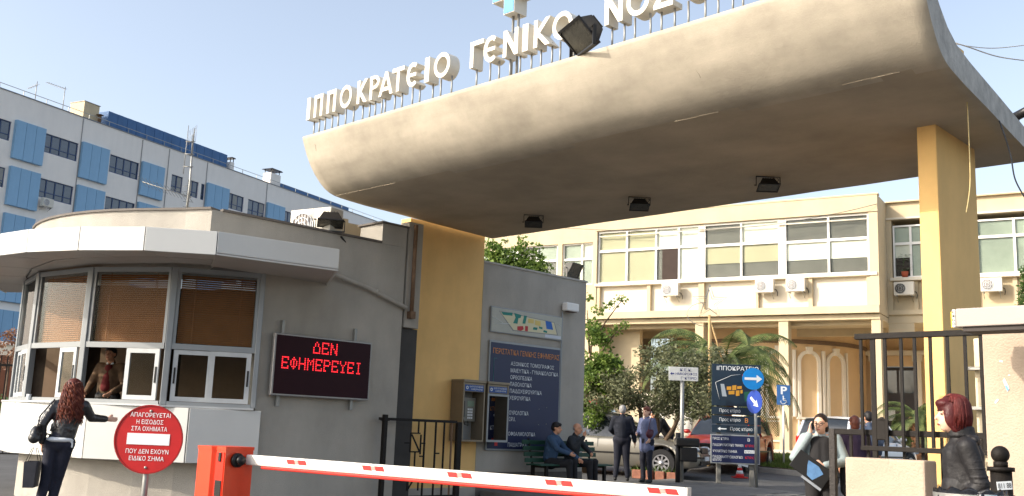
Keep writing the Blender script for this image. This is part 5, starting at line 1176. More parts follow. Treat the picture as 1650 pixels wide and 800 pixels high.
    for i in a0:
        zt_ = roof[i][3][2]; mb.v += [Vector((roof[i][1][0], roof[i][1][1]*1.012, roof[i][1][2]-.03)), Vector((roof[i][1][0], roof[i][1][1]*1.01, roof[i][1][2]+.02)), Vector((roof[i][2][0], roof[i][2][1], roof[i][2][2]+.018)), Vector((roof[i][3][0], 0, zt_+.018)), Vector((roof[i][2][0], -roof[i][2][1], roof[i][2][2]+.018)), Vector((roof[i][1][0], -roof[i][1][1]*1.01, roof[i][1][2]+.02)), Vector((roof[i][1][0], -roof[i][1][1]*1.012, roof[i][1][2]-.03))]
    for i in range(len(a0)-1):
        for j in range(6): mb.f.append((i*7+j, i*7+j+1, (i+1)*7+j+1, (i+1)*7+j)); mb.sm.append(True)
    obj('roof', mb, paint, t)
    mb = MB()
    for s_ in (-1, 1):
        def S(i, k=1): p = roof[i][0 if k == 0 else 1]; return Vector((p[0], p[1]*s_*1.012, p[2]))
        mb.tube([S(24, 0), Vector((gh[4][0]*L, roof[a0[-1]][1][1]*s_*1.01, roof[a0[-1]][1][2]))], .03, 6); mb.tube([S(0, 0), Vector((gh[1][0]*L, roof[a0[0]][1][1]*s_*1.01, roof[a0[0]][1][2]))], .045, 6)
        i = 12; mb.tube([S(i, 0), S(i, 1)], .03, 6)
    obj('pillars', mb, paint, t)
    for wx in wb:
        for s_ in (-1, 1):
            q = MB(); q.ring(wx*L, .32, .32, .2, s_*(w-.2), s_*(w-.0), 28); wo = obj('wheel', q, tyre, t)
            q = MB(); y_ = s_*(w-.035)
            q.ring(wx*L, .32, .205, .175, y_, y_+s_*.03, 24); q.cyl((wx*L, y_, .32), .06, s_*.03, 12, axis='y')
            for k in range(9): a = 2*math.pi*k/9; M = Matrix.Translation((wx*L, 0, .32)) @ Matrix.Rotation(a, 4, 'Y'); q.box(.04, .185, min(y_, y_+s_*.018), max(y_, y_+s_*.018), -.022, .022, M=M)
            obj('rim', q, rimm, wo); q = MB(); q.cyl((wx*L, s_*(w-.12), .32), .2, s_*.02, 18, axis='y'); obj('disc', q, blackp, wo)
    for s_ in (-1, 1):
        q = MB(); q.ell((.475*L, s_*w*.68, .66), (.12, .2, .075), 12, 8, M=Matrix.Rotation(-s_*.38, 3, 'Z')); obj('headlight', q, lampm, t)
        q = MB(); q.ell((.19*L, s_*(w+.03), .99), (.06, .10, .06), 10, 7); q.tube([(.18*L, s_*w*.8, .95), (.19*L, s_*w, .97)], .03, 6); obj('mirror', q, paint, t)
        q = MB(); q.bbox(-.495*L, -.465*L, s_*w*.74-.13, s_*w*.74+.13, .66, .92 if kind == 'sedan' else 1.0, .03); obj('tail_light', q, tailm, t)
        q = MB(); q.ell((.489*L, s_*w*.6, .36), (.04, .09, .045), 10, 7); obj('fog_lamp', q, lampm, t)
        for x in (-.02, .12, -.18):
            q = MB(); q.box(x*L-.004, x*L+.004, s_*w*.985-.004, s_*w*.985+.014, .3, .86); obj('door_seam', q, blackp, t)
        q = MB(); q.box(-.28*L, .27*L, s_*w-.005, s_*w+.012, .50, .54); obj('side_strip', q, blackp, t)
    q = MB(); q.bbox(.46*L, .503*L, -.36, .36, .56, .70, .02); obj('grille', q, blackp, t)
    q = MB(); q.bbox(.47*L, .507*L, -w*.62, w*.62, .30, .40, .02); obj('air_intake', q, blackp, t)
    q = MB(); q.bbox(.46*L, .512*L, -w*.76, w*.76, .45, .50, .015); obj('bumper_strip', q, blackp, t)
    q = MB(); q.box(.5*L, .515*L+.0, -.26, .26, .40, .51-.06+.05); obj('plate', q, whitep, t)
    return t
silver = mat('car_silver', lin((150, 146, 136)), .3, .6, var=.03, bump=0, coat=.6); redc = mat('car_red', lin((160, 38, 28)), .3, .1, var=.04, bump=0, coat=.6); whitec = mat('car_white', lin((214, 216, 220)), .3, 0, var=.02, bump=0, coat=.5)
def hd(b): return math.radians(90-b)          # bearing of the car's nose to rotation
cpos = pg(1118, 24.4, 770); hdv = Vector((math.sin(math.radians(112)), math.cos(math.radians(112)), 0)); c = cpos-hdv*1.85+Vector((-.15, .25, 0)); car('silver grey saloon car parked behind the standing couple', Vector((c.x, c.y, ground(c.y))), hd(112), silver)
c = pg(1172, 28.2, 740); car('red car parked behind the dark direction board', Vector((c.x, c.y, ground(c.y))), hd(207), redc, L=4.2, Hh=1.42, kind='hatch')
c = pg(955, 31.5, 700); car('red car of which only the roof shows above the silver one', Vector((c.x, c.y, ground(c.y))), hd(112), redc, L=4.1, Hh=1.75, kind='hatch')
c = pg(1384, 27.9, 730); car('white car seen from its rear corner behind the phone woman', Vector((c.x, c.y, ground(c.y))), hd(48), whitec, L=3.8, Hh=1.5, kind='hatch')
# ---------------------------------------------------------------- street furniture inside
wsh = mat('kek_plate', lin((196, 198, 196)), .5, bump=0)
c = pg(1098, 22.4, 780); t = thing('direction_sign', 'small white Greek direction sign with arrow on a grey pole, partly behind olive leaves', 'sign', c)
zc = px(1097, 603, 22.4).z-c.z
m_ = MB(); m_.tube([(0, 0, 0), (0.0, 0, zc+.12)], .045, 10); obj('pole', m_, steel, t)
m_ = MB(); m_.bbox(-.31, .34, -.065, -.05, zc-.15, zc+.15, .004); obj('plate', m_, wsh, t)
inkb = mat('ink_blue', lin((44, 52, 120)), .5, bump=0)
text('Κ.Ε.Κ.', -.06, .2, zc+.06, zc+.12, inkb, t, y=-.067); text('ΗΜΙΟΡΟΦΟΣ', -.16, .32, zc-.03, zc+.03, inkb, t, y=-.067); text("Γ' ΚΤΙΡΙΟ", -.04, .3, zc-.12, zc-.06, inkb, t, y=-.067)
m_ = MB(); m_.prism([(-.28, zc), (-.24, zc+.035), (-.24, zc+.012), (-.19, zc+.012), (-.19, zc-.012), (-.24, zc-.012), (-.24, zc-.035)], -.068, -.0655); obj('arrow', m_, inkb, t)
c = pg(1092, 22.2, 770); t = thing('litter_bin', 'small black litter bin fixed to a dark post beside the direction sign', 'bin', c)
m_ = MB(); m_.tube([(0, 0, 0), (0, 0, 1.15)], .055, 10); obj('post', m_, blackp, t)
zc = px(1104, 725, 22.2).z-c.z
m_ = MB(); m_.bbox(.03, .40, -.16, .16, zc-.25, zc+.05, .03); m_.bbox(-.06, .44, -.2, .2, zc+.06, zc+.25, .04); obj('bin_body', m_, blackp, t)
# main direction boards
c = pg(1185, 22.9, 785); t = thing('direction_board', 'tall dark direction board with coloured map and Greek lines, standing on two posts', 'sign', c, -.10)
def zz(y): return px(1185, y, 22.9).z-c.z
dkb = mat('board_dark', lin((26, 44, 60)), .35, var=.1, bump=0)
for x in (-.37, .36):
    m_ = MB(); m_.bbox(x-.05, x+.05, -.03, .05, -.05, zz(590), .008); obj('post', m_, mat('post_grey', lin((120, 118, 112)), .7), t)
m_ = MB(); m_.bbox(-.53, .55, -.09, -.031, zz(655), zz(588), .006); obj('map_panel', m_, dkb, t)
text('ΙΠΠΟΚΡΑΤΕΙΟ', -.42, .5, zz(598), zz(591), whitep, t, y=-.093)
def blob(pts, cn):
    m_ = MB(); m_.prism([(x, zz(y)) for x, y in pts], -.096, -.091); obj('map_block', m_, mat('map_'+cn[0], lin(cn[1]), .6, var=.04, bump=0), t)
[blob([(a, b), (a+c_, b-.6), (a+c_, b+d_), (a, b+d_+.6)], ('ochre', (190, 138, 44))) for a, b, c_, d_ in ((-.2, 624, .1, 5), (-.08, 622, .09, 7), (.03, 623, .1, 4), (-.16, 631, .13, 5), (.0, 630, .08, 8), (.1, 629, .05, 5))]
blob([(.14, 604), (.22, 604), (.26, 616), (.16, 618)], ('red', (186, 50, 56))); blob([(.18, 632), (.46, 630), (.46, 645), (.2, 647)], ('green', (24, 84, 66))); blob([(-.34, 620), (-.26, 620), (-.2, 640), (-.3, 640)], ('bluegrey', (150, 160, 170)))
m_ = MB(); m_.tube([(-.45, -.093, zz(618)), (-.1, -.093, zz(606)), (.1, -.093, zz(604))], .004, 4); m_.tube([(-.45, -.093, zz(618)), (-.36, -.093, zz(645))], .004, 4); obj('map_line', m_, whitep, t)
for i, (y0, y1, s, x0, x1) in enumerate(((657, 669, 'Προς κτίριο', -.36, .1), (671, 684, 'Προς κτίριο', -.36, .1), (686, 698, 'Προς κτίριο Γ', -.12, .44))):
    m_ = MB(); m_.bbox(-.53, .55, -.085, -.03, zz(y1), zz(y0), .005); obj('slat', m_, dkb, t)
    zm = (zz(y0)+zz(y1))/2; text(s, x0, x1, zm-.05, zm+.05, whitep, t, y=-.087)
text('Β', .2, .27, zz(681), zz(674), orangep, t, y=-.087)
zm = zz(692); m_ = MB(); m_.prism([(-.4, zm), (-.34, zm+.04), (-.34, zm+.012), (-.2, zm+.012), (-.2, zm-.012), (-.34, zm-.012), (-.34, zm-.04)], -.09, -.087); obj('arrow', m_, whitep, t)
m_ = MB(); m_.bbox(-.56, .52, -.13, -.088, zz(748), zz(701), .006); lo = obj('lower_frame', m_, alu, t)
m_ = MB(); m_.box(-.53, .49, -.136, -.132, zz(746), zz(703)); obj('lower_panel', m_, navy, t)
for y, s, x1 in ((708, 'ΠΡΟΣ ΚΤΙΡΙΑ', -.16), (718, 'ΠΑΙΔΟΨΥΧΙΑΤΡΙΚΟ ΤΜΗΜΑ', .16), (728, 'ΨΥΧΙΑΤΡΙΚΟ ΤΜΗΜΑ', .02), (737, 'ΠΑΙΔΟΑΝΑΠΤΥΞΙΟΛΟΓΙΚΟ', .14), (742, 'ΚΕΝΤΡΟ', -.32)): text(s, -.51, x1, zz(y+2), zz(y-2.2), whitep, t, y=-.138)
text('Β', .25, .3, zz(711), zz(706), whitep, t, y=-.138); text('ΚΤΙΡΙΟ Δ', .2, .45, zz(720), zz(716), redp, t, y=-.138); text('ΚΤΙΡΙΟ Γ', .2, .45, zz(739), zz(735), redp, t, y=-.138)
m_ = MB(); m_.box(.18, .4, -.139, -.137, zz(730), zz(725)); obj('plaque', m_, whitep, t); text('ΚΤΙΡΙΟ Ε', .2, .38, zz(729), zz(726), navy, t, y=-.141)
# blue arrow sign
c = pg(1219, 22.0, 780); t = thing('arrow_sign', 'round blue sign with white right arrow on grey pole, second turned disc below', 'sign', c)
z1 = px(1212, 611, 22).z-c.z; z2 = px(1217, 648, 22).z-c.z; sb = mat('sign_blue', lin((20, 130, 206)), .35, bump=0)
m_ = MB(); m_.tube([(0.0, 0, 0), (-.02, 0, z1+.1)], .032, 10); obj('pole', m_, steel, t)
m_ = MB(); m_.cyl((-.075, -.045, z1), .235, -.006, 40, axis='y', smooth=False); obj('disc', m_, sb, t)
m_ = MB(); m_.prism([(-.26, z1-.028), (.0, z1-.028), (.0, z1-.085), (.12, z1), (.0, z1+.085), (.0, z1+.028), (-.26, z1+.028)], -.056, -.0525, M=Matrix.Translation((0, 0, 0))); obj('arrow', m_, whitep, t)
M = Matrix.Translation((.0, -.0, z2)) @ Matrix.Rotation(-1.1, 4, 'Z')
m_ = MB(M); m_.cyl((0, -.045, 0), .25, -.006, 36, axis='y', smooth=False); obj('disc', m_, mat('sign_blue_dark', lin((40, 70, 160)), .4, bump=0), t)
m_ = MB(M @ Matrix.Rotation(.7, 4, 'Y')); m_.prism([(-.15, -.03), (.03, -.03), (.03, -.08), (.17, 0), (.03, .08), (.03, .03), (-.15, .03)], -.056, -.0525); obj('arrow', m_, whitep, t)
# parking sign
c = pg(1263, 28.6, 748); t = thing('parking_sign', 'blue disabled parking sign with white P on a thin pole on the grass island', 'sign', c)
zt_ = px(1263, 621, 28.6).z-c.z; zb_ = px(1263, 653, 28.6).z-c.z; zc = (zt_+zb_)/2
m_ = MB(); m_.tube([(0, 0, 0), (0, 0, zt_)], .028, 8); obj('pole', m_, whitep, t)
m_ = MB(); m_.bbox(-.19, .19, -.045, -.03, zb_, zt_, .004); obj('plate', m_, mat('park_blue', lin((58, 104, 160)), .4, bump=0), t)
text('P', -.08, .10, zc+.02, zt_-.04, whitep, t, y=-.047, bold=.03)
m_ = MB(); m_.cyl((-.01, -.047, zb_+.235), .022, -.003, 10, axis='y'); m_.tube([(-.01, -.049, zb_+.21), (-.01, -.049, zb_+.13), (.06, -.049, zb_+.13), (.09, -.049, zb_+.06)], .013, 4)
m_.tube([(.0-.01+.07*math.cos(a*.3), -.049, zb_+.09+.06*math.sin(a*.3)) for a in range(9, 21)], .009, 4); m_.tube([(-.01, -.049, zb_+.175), (.05, -.049, zb_+.17)], .011, 4); obj('wheelchair_symbol', m_, whitep, t)
# cone
c = pg(1192, 25.4, 768); t = thing('traffic_cone', 'small red and white traffic cone with a fallen strip beside it, on the road', 'cone', c)
m_ = MB(); m_.bbox(-.17, .17, -.17, .17, 0, .03, .005); obj('base', m_, redp, t)
for k, (a, b) in enumerate(((.03, .1), (.1, .18), (.18, .25), (.25, .34))):
    ra, rb_ = .12-.27*a, .12-.27*b; m_ = MB(); m_.cyl((0, 0, a), ra, b-a, 16, rb_); obj('band', m_, whitep if k % 2 else redp, t)
m_ = MB(); m_.box(-.18, .12, -.03, .0, .30, .35, M=Matrix.Rotation(.25, 4, 'Y')); obj('tape', m_, whitep, t)
# white kiosk behind the palm
c = pg(1080, 32.5, 700); t = thing('meter_hut', 'small pale utility hut with a framed panel behind the olive tree', 'hut', c, RB+.1)
m_ = MB(); m_.bbox(-1.0, .95, 0, 1.4, 0, 1.75+.25, .03); obj('hut_wall', m_, creamlight, t)
m_ = MB(); m_.bbox(.25, .7, -.03, -.001, .9, 1.6, .01); obj('panel', m_, white, t)
m_ = MB(); m_.box(-.7, -.2, -.02, -.001, .85, 1.5); obj('hatch', m_, white, t)
# bench
t = thing('bench', 'green slatted park bench standing against the grey directory wall', 'bench', uv(-13.1, 15.05, ground(uv(-13.1, 15.05).y)+.10), RA+math.pi/2)
gw = mat('bench_green', lin((28, 66, 50)), .5, var=.15, vscale=6, bump=.1)
for i, (y, z) in enumerate(((-.30, .43), (-.20, .435), (-.10, .435), (.0, .43))):
    m_ = MB(); m_.bbox(-1.05, 1.05, y-.04, y+.04, z, z+.03, .006); obj('seat_slat', m_, gw, t)
for i, (y, z) in enumerate(((.07, .52), (.10, .63), (.13, .74), (.16, .85))):
    m_ = MB(); m_.bbox(-1.05, 1.05, y-.012, y+.012, z-.04, z+.04, .006); obj('back_slat', m_, gw, t)
for x in (-.85, .85):
    m_ = MB(); m_.box(x-.03, x+.03, -.32, -.27, 0, .429); m_.box(x-.03, x+.03, .02, .07, 0, .429); m_.tube([(x, .05, .4), (x, .19, .92)], .022, 6); m_.box(x-.025, x+.025, -.3, .04, .39, .4295); obj('leg', m_, black, t)
# wires far left: black fence and low building
c = px(10, 640, 24); t = thing('iron_fence', 'black railing fence at the left edge of the picture behind the booth', 'fence', Vector((c.x, 24, 0)), .2)
m_ = MB(); m_.box(-2, .6, -.02, .02, 2.35, 2.4); m_.box(-2, .6, -.02, .02, .3, .35); obj('rail', m_, black, t)
for k in range(18): m_ = MB(); m_.box(-1.9+k*.14, -1.875+k*.14, -.012, .012, .351, 2.6); obj('bar', m_, black, t)
c = px(0, 600, 60); t = thing('low_building', 'small white low building with brown door behind the left railing', 'building', Vector((c.x, 60, 0)), .3)
m_ = MB(); m_.box(-8, 2, 0, 6, 0, 5.1); obj('wall', m_, creamlight, t); m_ = MB(); m_.box(-8.1, 2.1, -.1, 6.1, 5.1, 5.3); obj('roof', m_, wallw, t)
m_ = MB(); m_.box(-.6, 1.1, -.05, -.001, 0.5, 4.5); obj('door', m_, mat('door_brown', lin((110, 64, 40)), .6), t)
# treeline/greenery band behind camera-left gap and the far side
t = thing('hedge', 'dark hedge seen low through the gap left of the booth', 'hedge', Vector((px(6, 700, 30).x, 30, 0)))
cl = clumps_for([((0, 0, .9), (2.2, .6, .9), 1)], 30, .25, .45); m_ = MB()
for cc, rr in cl: leaves(m_, cc, rr, 60, .12)
obj('foliage', m_, greend, t)
# ---------------------------------------------------------------- people
skin = mat('skin', lin((206, 152, 122)), .55, var=.05, vscale=8, bump=0); skin2 = mat('skin_pale', lin((224, 178, 152)), .55, var=.04, vscale=8, bump=0)
def person(label, loc, rz, J={}, top=None, bot=None, hair=None, skinm=skin, shoe=None, sc=1.0, coat=0, head=(0, 0), vox=.014, bulk=1.0, cat='person', sleeve=1, hips=1.0, hairell=(), undershirt=None, fing=1):
    """faces local -y; x > 0 is the figure's left. J overrides joints (metres, for a 1.72 m figure)."""
    t = thing('person', label, cat, loc, rz); t.scale = (sc, sc, sc)
    j = dict(pel=(0, 0, .95), wai=(0, 0, 1.10), che=(0, 0, 1.30), nek=(0, .01, 1.47), hed=(0, -.02, 1.60))
    for s_, k in ((1, 'L'), (-1, 'R')): j.update({'sh'+k: (.175*s_, .01, 1.42), 'el'+k: (.23*s_, .03, 1.14), 'wr'+k: (.24*s_, -.06, .90), 'hi'+k: (.09*s_, 0, .93), 'kn'+k: (.10*s_, -.02, .50), 'an'+k: (.10*s_, .02, .09), 'hd'+k: (0, -.1, -1)})
    j.update(J); V = {k: Vector(v) for k, v in j.items()}; b = bulk
    M = Matrix.Rotation(head[0], 3, 'Z') @ Matrix.Rotation(head[1], 3, 'X'); H = V['hed']
    def hp(x, y, z): return H+M @ Vector((x, y, z))
    body = MB(); M4 = M.to_4x4()
    body.ell(hp(0, .012, .03), (.074, .092, .090), 18, 12, M); body.ell(hp(0, -.022, -.03), (.060, .062, .082), 16, 10, M); body.ell(hp(0, -.05, -.085), (.028, .028, .022), 10, 7, M)
    body.cap(hp(0, -.082, .015), hp(0, -.106, -.022), .009, .014, 8); body.ell(hp(0, -.083, -.058), (.024, .010, .010), 10, 6, M)
    for s_ in (-1, 1): body.ell(hp(.074*s_, .012, -.005), (.012, .022, .032), 8, 6, M); body.ell(hp(.033*s_, -.07, .028), (.024, .012, .008), 8, 6, M)
    body.cap(V['nek']-Vector((0, 0, .04)), hp(0, .015, -.06), .055, .05); body.cap(V['wai'], V['che'], .12*b, .13*b); body.cap(V['che'], (V['shL']+V['shR'])/2, .11*b, .07); body.cap(V['shL'], V['shR'], .05)
    body.cap(V['pel'], V['wai'], .12*b, .11*b)
    for k in 'LR':
        s_ = 1 if k == 'L' else -1; e, w_ = V['el'+k], V['wr'+k]
        body.cap(V['sh'+k], e, .045, .036); body.cap(e, w_, .036, .026)
        body.cap(V['hi'+k], V['kn'+k], .075*b, .05); body.cap(V['kn'+k], V['an'+k], .05, .035)
        # hand
        d = Vector(j['hd'+k]) if j['hd'+k] != (0, -.1, -1) else (w_-e); d = d.normalized(); side = d.cross(Vector((0, 0, 1)))
        if side.length < .2: side = Vector((0, 1, 0)).cross(d)
        side = d.cross(Vector((s_*1.0, 0, .0))) if abs(d.x) < .8 else d.cross(Vector((0, 1, 0)))
        side.normalize(); nrm = d.cross(side).normalized()
        pc = w_+d*.045; body.cap(w_, w_+d*.03, .026, .03); 
        for q in (-1.2, -.4, .4, 1.2): body.cap(w_+d*.02+side*q*.012, w_+d*.082+side*q*.018, .016, .014, 8)
        inn_ = -nrm*s_ if (nrm*s_).x*s_ > 0 else nrm*s_
        for q, L in ((-1.5, .058), (-.5, .068), (.5, .064), (1.5, .050)):
            a = w_+d*.085+side*q*.0165; m1 = a+(d+inn_*.25*fing).normalized()*L*.55; m2 = m1+(d+inn_*1.1*fing).normalized()*L*.55; body.cap(a, m1, .0095, .009, 8); body.cap(m1, m2, .009, .0075, 8)
        a = w_+d*.03-side*.026; m1 = a+(d*.7-side*.8+inn_*.2).normalized()*.038; body.cap(a, m1, .012, .011, 8); body.cap(m1, m1+(d+inn_*.3).normalized()*.03, .011, .009, 8)
    obj('body', body, skinm, t, rem=min(vox, .011))
    # eyes, brows, lips
    fe = MB()
    for s_ in (-1, 1): fe.ell(hp(.031*s_, -.0765, .012), (.012, .006, .006), 8, 6, M); fe.cap(hp(.018*s_, -.084, .035), hp(.046*s_, -.076, .034), .0035, .0025, 6)
    obj('eyes', fe, mat('eye_dark', (.02, .015, .012), .3, bump=0), t)
    fe = MB(); fe.ell(hp(0, -.089, -.058), (.021, .006, .006), 8, 6, M); obj('lips', fe, mat('lips', lin((160, 80, 72)), .5, bump=0), t)
    # trousers
    tr = MB(); h_ = hips; tr.cap(V['hiL']+Vector((0, 0, .0)), V['hiR'], .105*b*h_); tr.cap(V['pel'], V['pel']+(V['wai']-V['pel'])*.5, .13*b*h_, .125*b)
    for k in 'LR':
        tr.cap(V['hi'+k], V['kn'+k], .098*b*h_, .066*b); tr.cap(V['kn'+k], V['an'+k]+(V['kn'+k]-V['an'+k])*.04, .066*b, .055)
        kn = V['kn'+k]; mid = (V['kn'+k]+V['an'+k])/2; tr.cap(kn+Vector((.0, -.015, .03)), kn+Vector((0, -.0, -.05)), .064*b, .06*b)
        for q in range(3): a = V['an'+k].lerp(V['kn'+k], .08+.07*q); tr.ell(a, (.058+.004*(q % 2), .060, .018), 12, 6)
    obj('trousers', tr, bot, t, rem=vox)
    # top
    tp = MB(); sh_ = (V['shL']+V['shR'])/2
    tp.cap(V['wai']-Vector((0, 0, .06)), V['che'], .135*b, .145*b); 
    for s_, k in ((1, 'L'), (-1, 'R')):
        c = V['sh'+k]; tp.cap(V['che']+Vector((.04*s_*b, 0, -.02)), c+(sh_-c)*.35-Vector((0, 0, .045)), .125*b, .085*b)
        tp.cap(V['wai']+Vector((.04*s_*b, 0, -.05)), V['che']+Vector((.05*s_*b, 0, 0)), .105*b, .11*b)
        tp.cap(c+(sh_-c)*.25-Vector((0, 0, .01)), c-Vector((0, 0, .02)), .07, .068*b)
        e, w_ = V['el'+k], V['wr'+k]
        if sleeve: 
            tp.cap(c-Vector((0, 0, .02)), e, .072*b, .056*b); tp.cap(e, e+(w_-e)*.93, .056*b, .042*b)
            for q in (.12, .3, .62, .85): a = e.lerp(w_, q); tp.cap(a, a+(w_-e).normalized()*.012, .052*b-.012*q+.004, None, 10)
            tp.ell(e, (.062*b, .062*b, .05), 10, 7)
    tp.cap(V['nek']-Vector((0, 0, .03)), V['nek']+Vector((0, .0, .01)), .075, .062)
    if coat:
        k = Vector((0, 0, 1)); zl = V['pel'].z-coat
        for s_ in (-1, 1): tp.cap(V['wai']+Vector((.05*s_, 0, -.04)), V['pel']+Vector((.055*s_*h_, V['pel'].y*0, -coat)), .12*b, .125*b*h_)
    # folds
    rnd = random.Random(len(label)*7+3)
    for _ in range(16):
        z = rnd.uniform(V['pel'].z+.02, V['che'].z+.05); a = rnd.uniform(0, 6.28); f = (z-V['wai'].z)/max(.01, V['che'].z-V['wai'].z); c = V['wai'].lerp(V['che'], f); r_ = .165*b
        p = c+Vector((math.cos(a)*r_*.95, math.sin(a)*r_*.72, 0)); q = p+Vector((-math.sin(a)*.08, math.cos(a)*.06, rnd.uniform(-.09, .03))); tp.cap(p, q, .016, .008, 7)
    obj('jacket', tp, top, t, rem=vox)
    # shoes
    sm = shoe or blackp
    for k in 'LR':
        a = V['an'+k]; q = MB(); dr_ = Vector(J.get('toe'+k, (0, -1, 0))).normalized(); q.cap(a+Vector((0, 0, -.05)), a+Vector((0, 0, -.052))+dr_*.13, .042, .034); q.cap(a+Vector((0, 0, -.02)), a+Vector((0, 0, -.045))-dr_*.03, .046, .04); obj('shoe', q, sm, t, rem=.012)
    if hair:
        hm, ells = hair; q = MB()
        for (c, r_) in ells: q.ell(hp(*c), r_, 14, 9, M)
        obj('hair', q, hm, t, rem=min(vox, .012))
    t['_h'] = 0; del t['_h']
    return t, V, hp, M
def hairmat(n, c): return mat(n, c, .5, var=.3, vscale=14, bump=.25, bscale=80)
short = [((0, .02, .05), (.083, .10, .085)), ((0, .05, .01), (.078, .075, .085)), ((.05, .01, .055), (.04, .06, .05)), ((-.05, .01, .055), (.04, .06, .05))]
# 1. woman with long red curls at the window (seen from behind)
def strand_hair(t, hp, cols, n, zlo, zhi, rad, seed, yb=.05):
    rnd = random.Random(seed)
    for nm, cm in cols:
        q = MB()
        for _ in range(n):
            a = rnd.uniform(-2.1, 2.1); r_ = rad*rnd.uniform(.8, 1.05); p = Vector((math.sin(a)*.085, .03+.09*math.cos(a), rnd.uniform(.0, .09))); pts = []; L = rnd.uniform(zlo, zhi); ph = rnd.uniform(0, 6.28); st = 22
            for k in range(st):
                f = k/(st-1); ox = math.sin(a)*(.075+rad*f**.6*1.0); oy = .04+yb*f+math.cos(a)*(.08+.05*f); pts.append(hp(ox+.016*math.cos(ph+f*17), oy+.016*math.sin(ph+f*17), p.z-L*f))
            q.tube(pts, .0062, 4, .003)
        obj('hair', q, cm, t)
leather = mat('leather_black', (.018, .017, .018), .33, var=.3, vscale=9, bump=.5, bscale=30, spec=.7); jeans = mat('dark_jeans', lin((34, 36, 50)), .85, var=.25, vscale=10, bump=.3, bscale=70)
wl = px(112, 660, 12.9)
z_off = 0
t, V, hp, M = person('woman with long curly red hair in black leather jacket reaching towards the booth window', Vector((wl.x, wl.y, 0)), math.radians(195), dict(
    hed=(-.02, -.04, 1.60), shL=(.17, .0, 1.41), shR=(-.17, 0, 1.42), elR=(-.25, -.10, 1.26), wrR=(-.41, -.22, 1.25), hdR=(-.9, -.25, .0), elL=(.27, .10, 1.16), wrL=(.26, .04, .94), pel=(.06, .04, .95), wai=(.03, .02, 1.10), hiL=(.15, .04, .93), hiR=(-.02, .04, .93), knL=(.17, .05, .5), knR=(.05, -.02, .5), anL=(.22, .16, .09), anR=(.10, .05, .09)),
    leather, jeans, None, skin2, vox=.013, hips=.95, sc=1.02)
hr1, hr2 = hairmat('hair_red', (.09, .014, .009)), hairmat('hair_auburn', (.19, .045, .02))
q = MB(); q.ell(hp(0, .03, .045), (.098, .11, .095), 16, 10, M); q.ell(hp(0, .07, -.08), (.115, .08, .15), 14, 9, M); q.ell(hp(0, .09, -.19), (.125, .06, .13), 14, 9, M); obj('hair', q, hr1, t, rem=.015)
strand_hair(t, hp, (('a', hr1), ('b', hr2)), 130, .3, .46, .07, 4)
q = MB(); q.ell(V['pel']+Vector((0, .01, .035)), (.168, .142, .042), 18, 8); q.cap(V['pel']+Vector((-.13, .05, .02)), V['pel']+Vector((-.15, .06, -.05)), .03, .016); obj('shirt', q, whitep, t, rem=.014)
q = MB(); a = V['pel']+Vector((.26, .10, .10)); q.ell(a, (.07, .17, .10), 14, 9); q.cap(a+Vector((0, -.1, -.03)), a+Vector((0, .12, -.05)), .06, .07); q.tube([a+Vector((-.02, .1, .1)), V['elL']+Vector((.03, .06, .1)), V['shL']+Vector((.0, .05, .06)), V['shL']+Vector((0, -.06, 0)), a+Vector((0, -.1, .1))], .014, 6)
bagp = t.matrix_world
def held(name, label, cat, host, mbs):
    """separate thing placed in the host person's frame"""
    t2 = thing(name, label, cat, host.location, 0); t2.rotation_euler = host.rotation_euler; t2.scale = host.scale
    for nm, mb_, mt_, rem_ in mbs: obj(nm, mb_, mt_, t2, rem=rem_)
    return t2
held('handbag', 'slouchy black shoulder bag hanging at the red-curled woman\'s side', 'bag', t, [('bag_body', q, leather, .012)])
c = V['wrL']+Vector((.06, .08, -.52)); q = MB(); q._add([c+Vector((x*(1 if z else .85), y*(1 if z else .9), z*.3)) for z in (0, 1) for (x, y) in ((-.07, -.19), (.07, -.19), (.07, .19), (-.07, .19))], [(3, 2, 1, 0), (0, 1, 5, 4), (1, 2, 6, 5), (2, 3, 7, 6), (3, 0, 4, 7)])
h2 = MB()
for x in (-.07, .07): h2.tube([c+Vector((x, -.09, .3)), c+Vector((x*.3, -.05, .46)), c+Vector((x*.3, .05, .46)), c+Vector((x, .09, .3))], .004, 5)
held('shopping_bag', 'dark grey paper shopping bag with thin handles in the red-curled woman\'s left hand', 'bag', t, [('bag_body', q, mat('bag_grey', lin((62, 62, 68)), .6, var=.2, vscale=5, bump=.3, bscale=9), 0), ('handle', h2, blackp, 0)])
# 2. attendant in the booth
c = px(178, 600, 15.9)
t, V, hp, M = person('booth attendant in brown jacket behind the open sliding window', Vector((c.x, c.y, .66)), -.1, dict(wrR=(-.2, -.32, .98), elR=(-.27, -.05, 1.12), wrL=(.2, -.3, 1.0), elL=(.28, -.05, 1.12), hed=(0, -.06, 1.60)), mat('brown_jacket', lin((96, 74, 54)), .85, var=.3, vscale=9), blackp, (hairmat('hair_black', (.012, .01, .009)), short), skin, vox=.02, bulk=1.1)
q = MB(); q.cap(V['che']+Vector((.01, -.075, .07)), V['wai']+Vector((0, -.085, -.02)), .075, .09); obj('sweater', q, mat('sweater_red', lin((92, 24, 26)), .9, var=.1), t, rem=.018)
q = MB(); q.cap(V['nek']+Vector((-.04, -.05, -.015)), V['nek']+Vector((0, -.085, -.07)), .02, .012); q.cap(V['nek']+Vector((.04, -.05, -.015)), V['nek']+Vector((0, -.085, -.07)), .02, .012); obj('collar', q, whitep, t)
q = MB(); g_ = lerp(Go[2], Go[3], .18); q.tube([(0, 0, 0), (0, 0, .09)], .028, 14, .036); obj('paper_cup', q, whitep, loc=(g_[0]+.02, g_[1]+.08, ZB), label='white paper cup standing on the booth window sill', cat='cup')
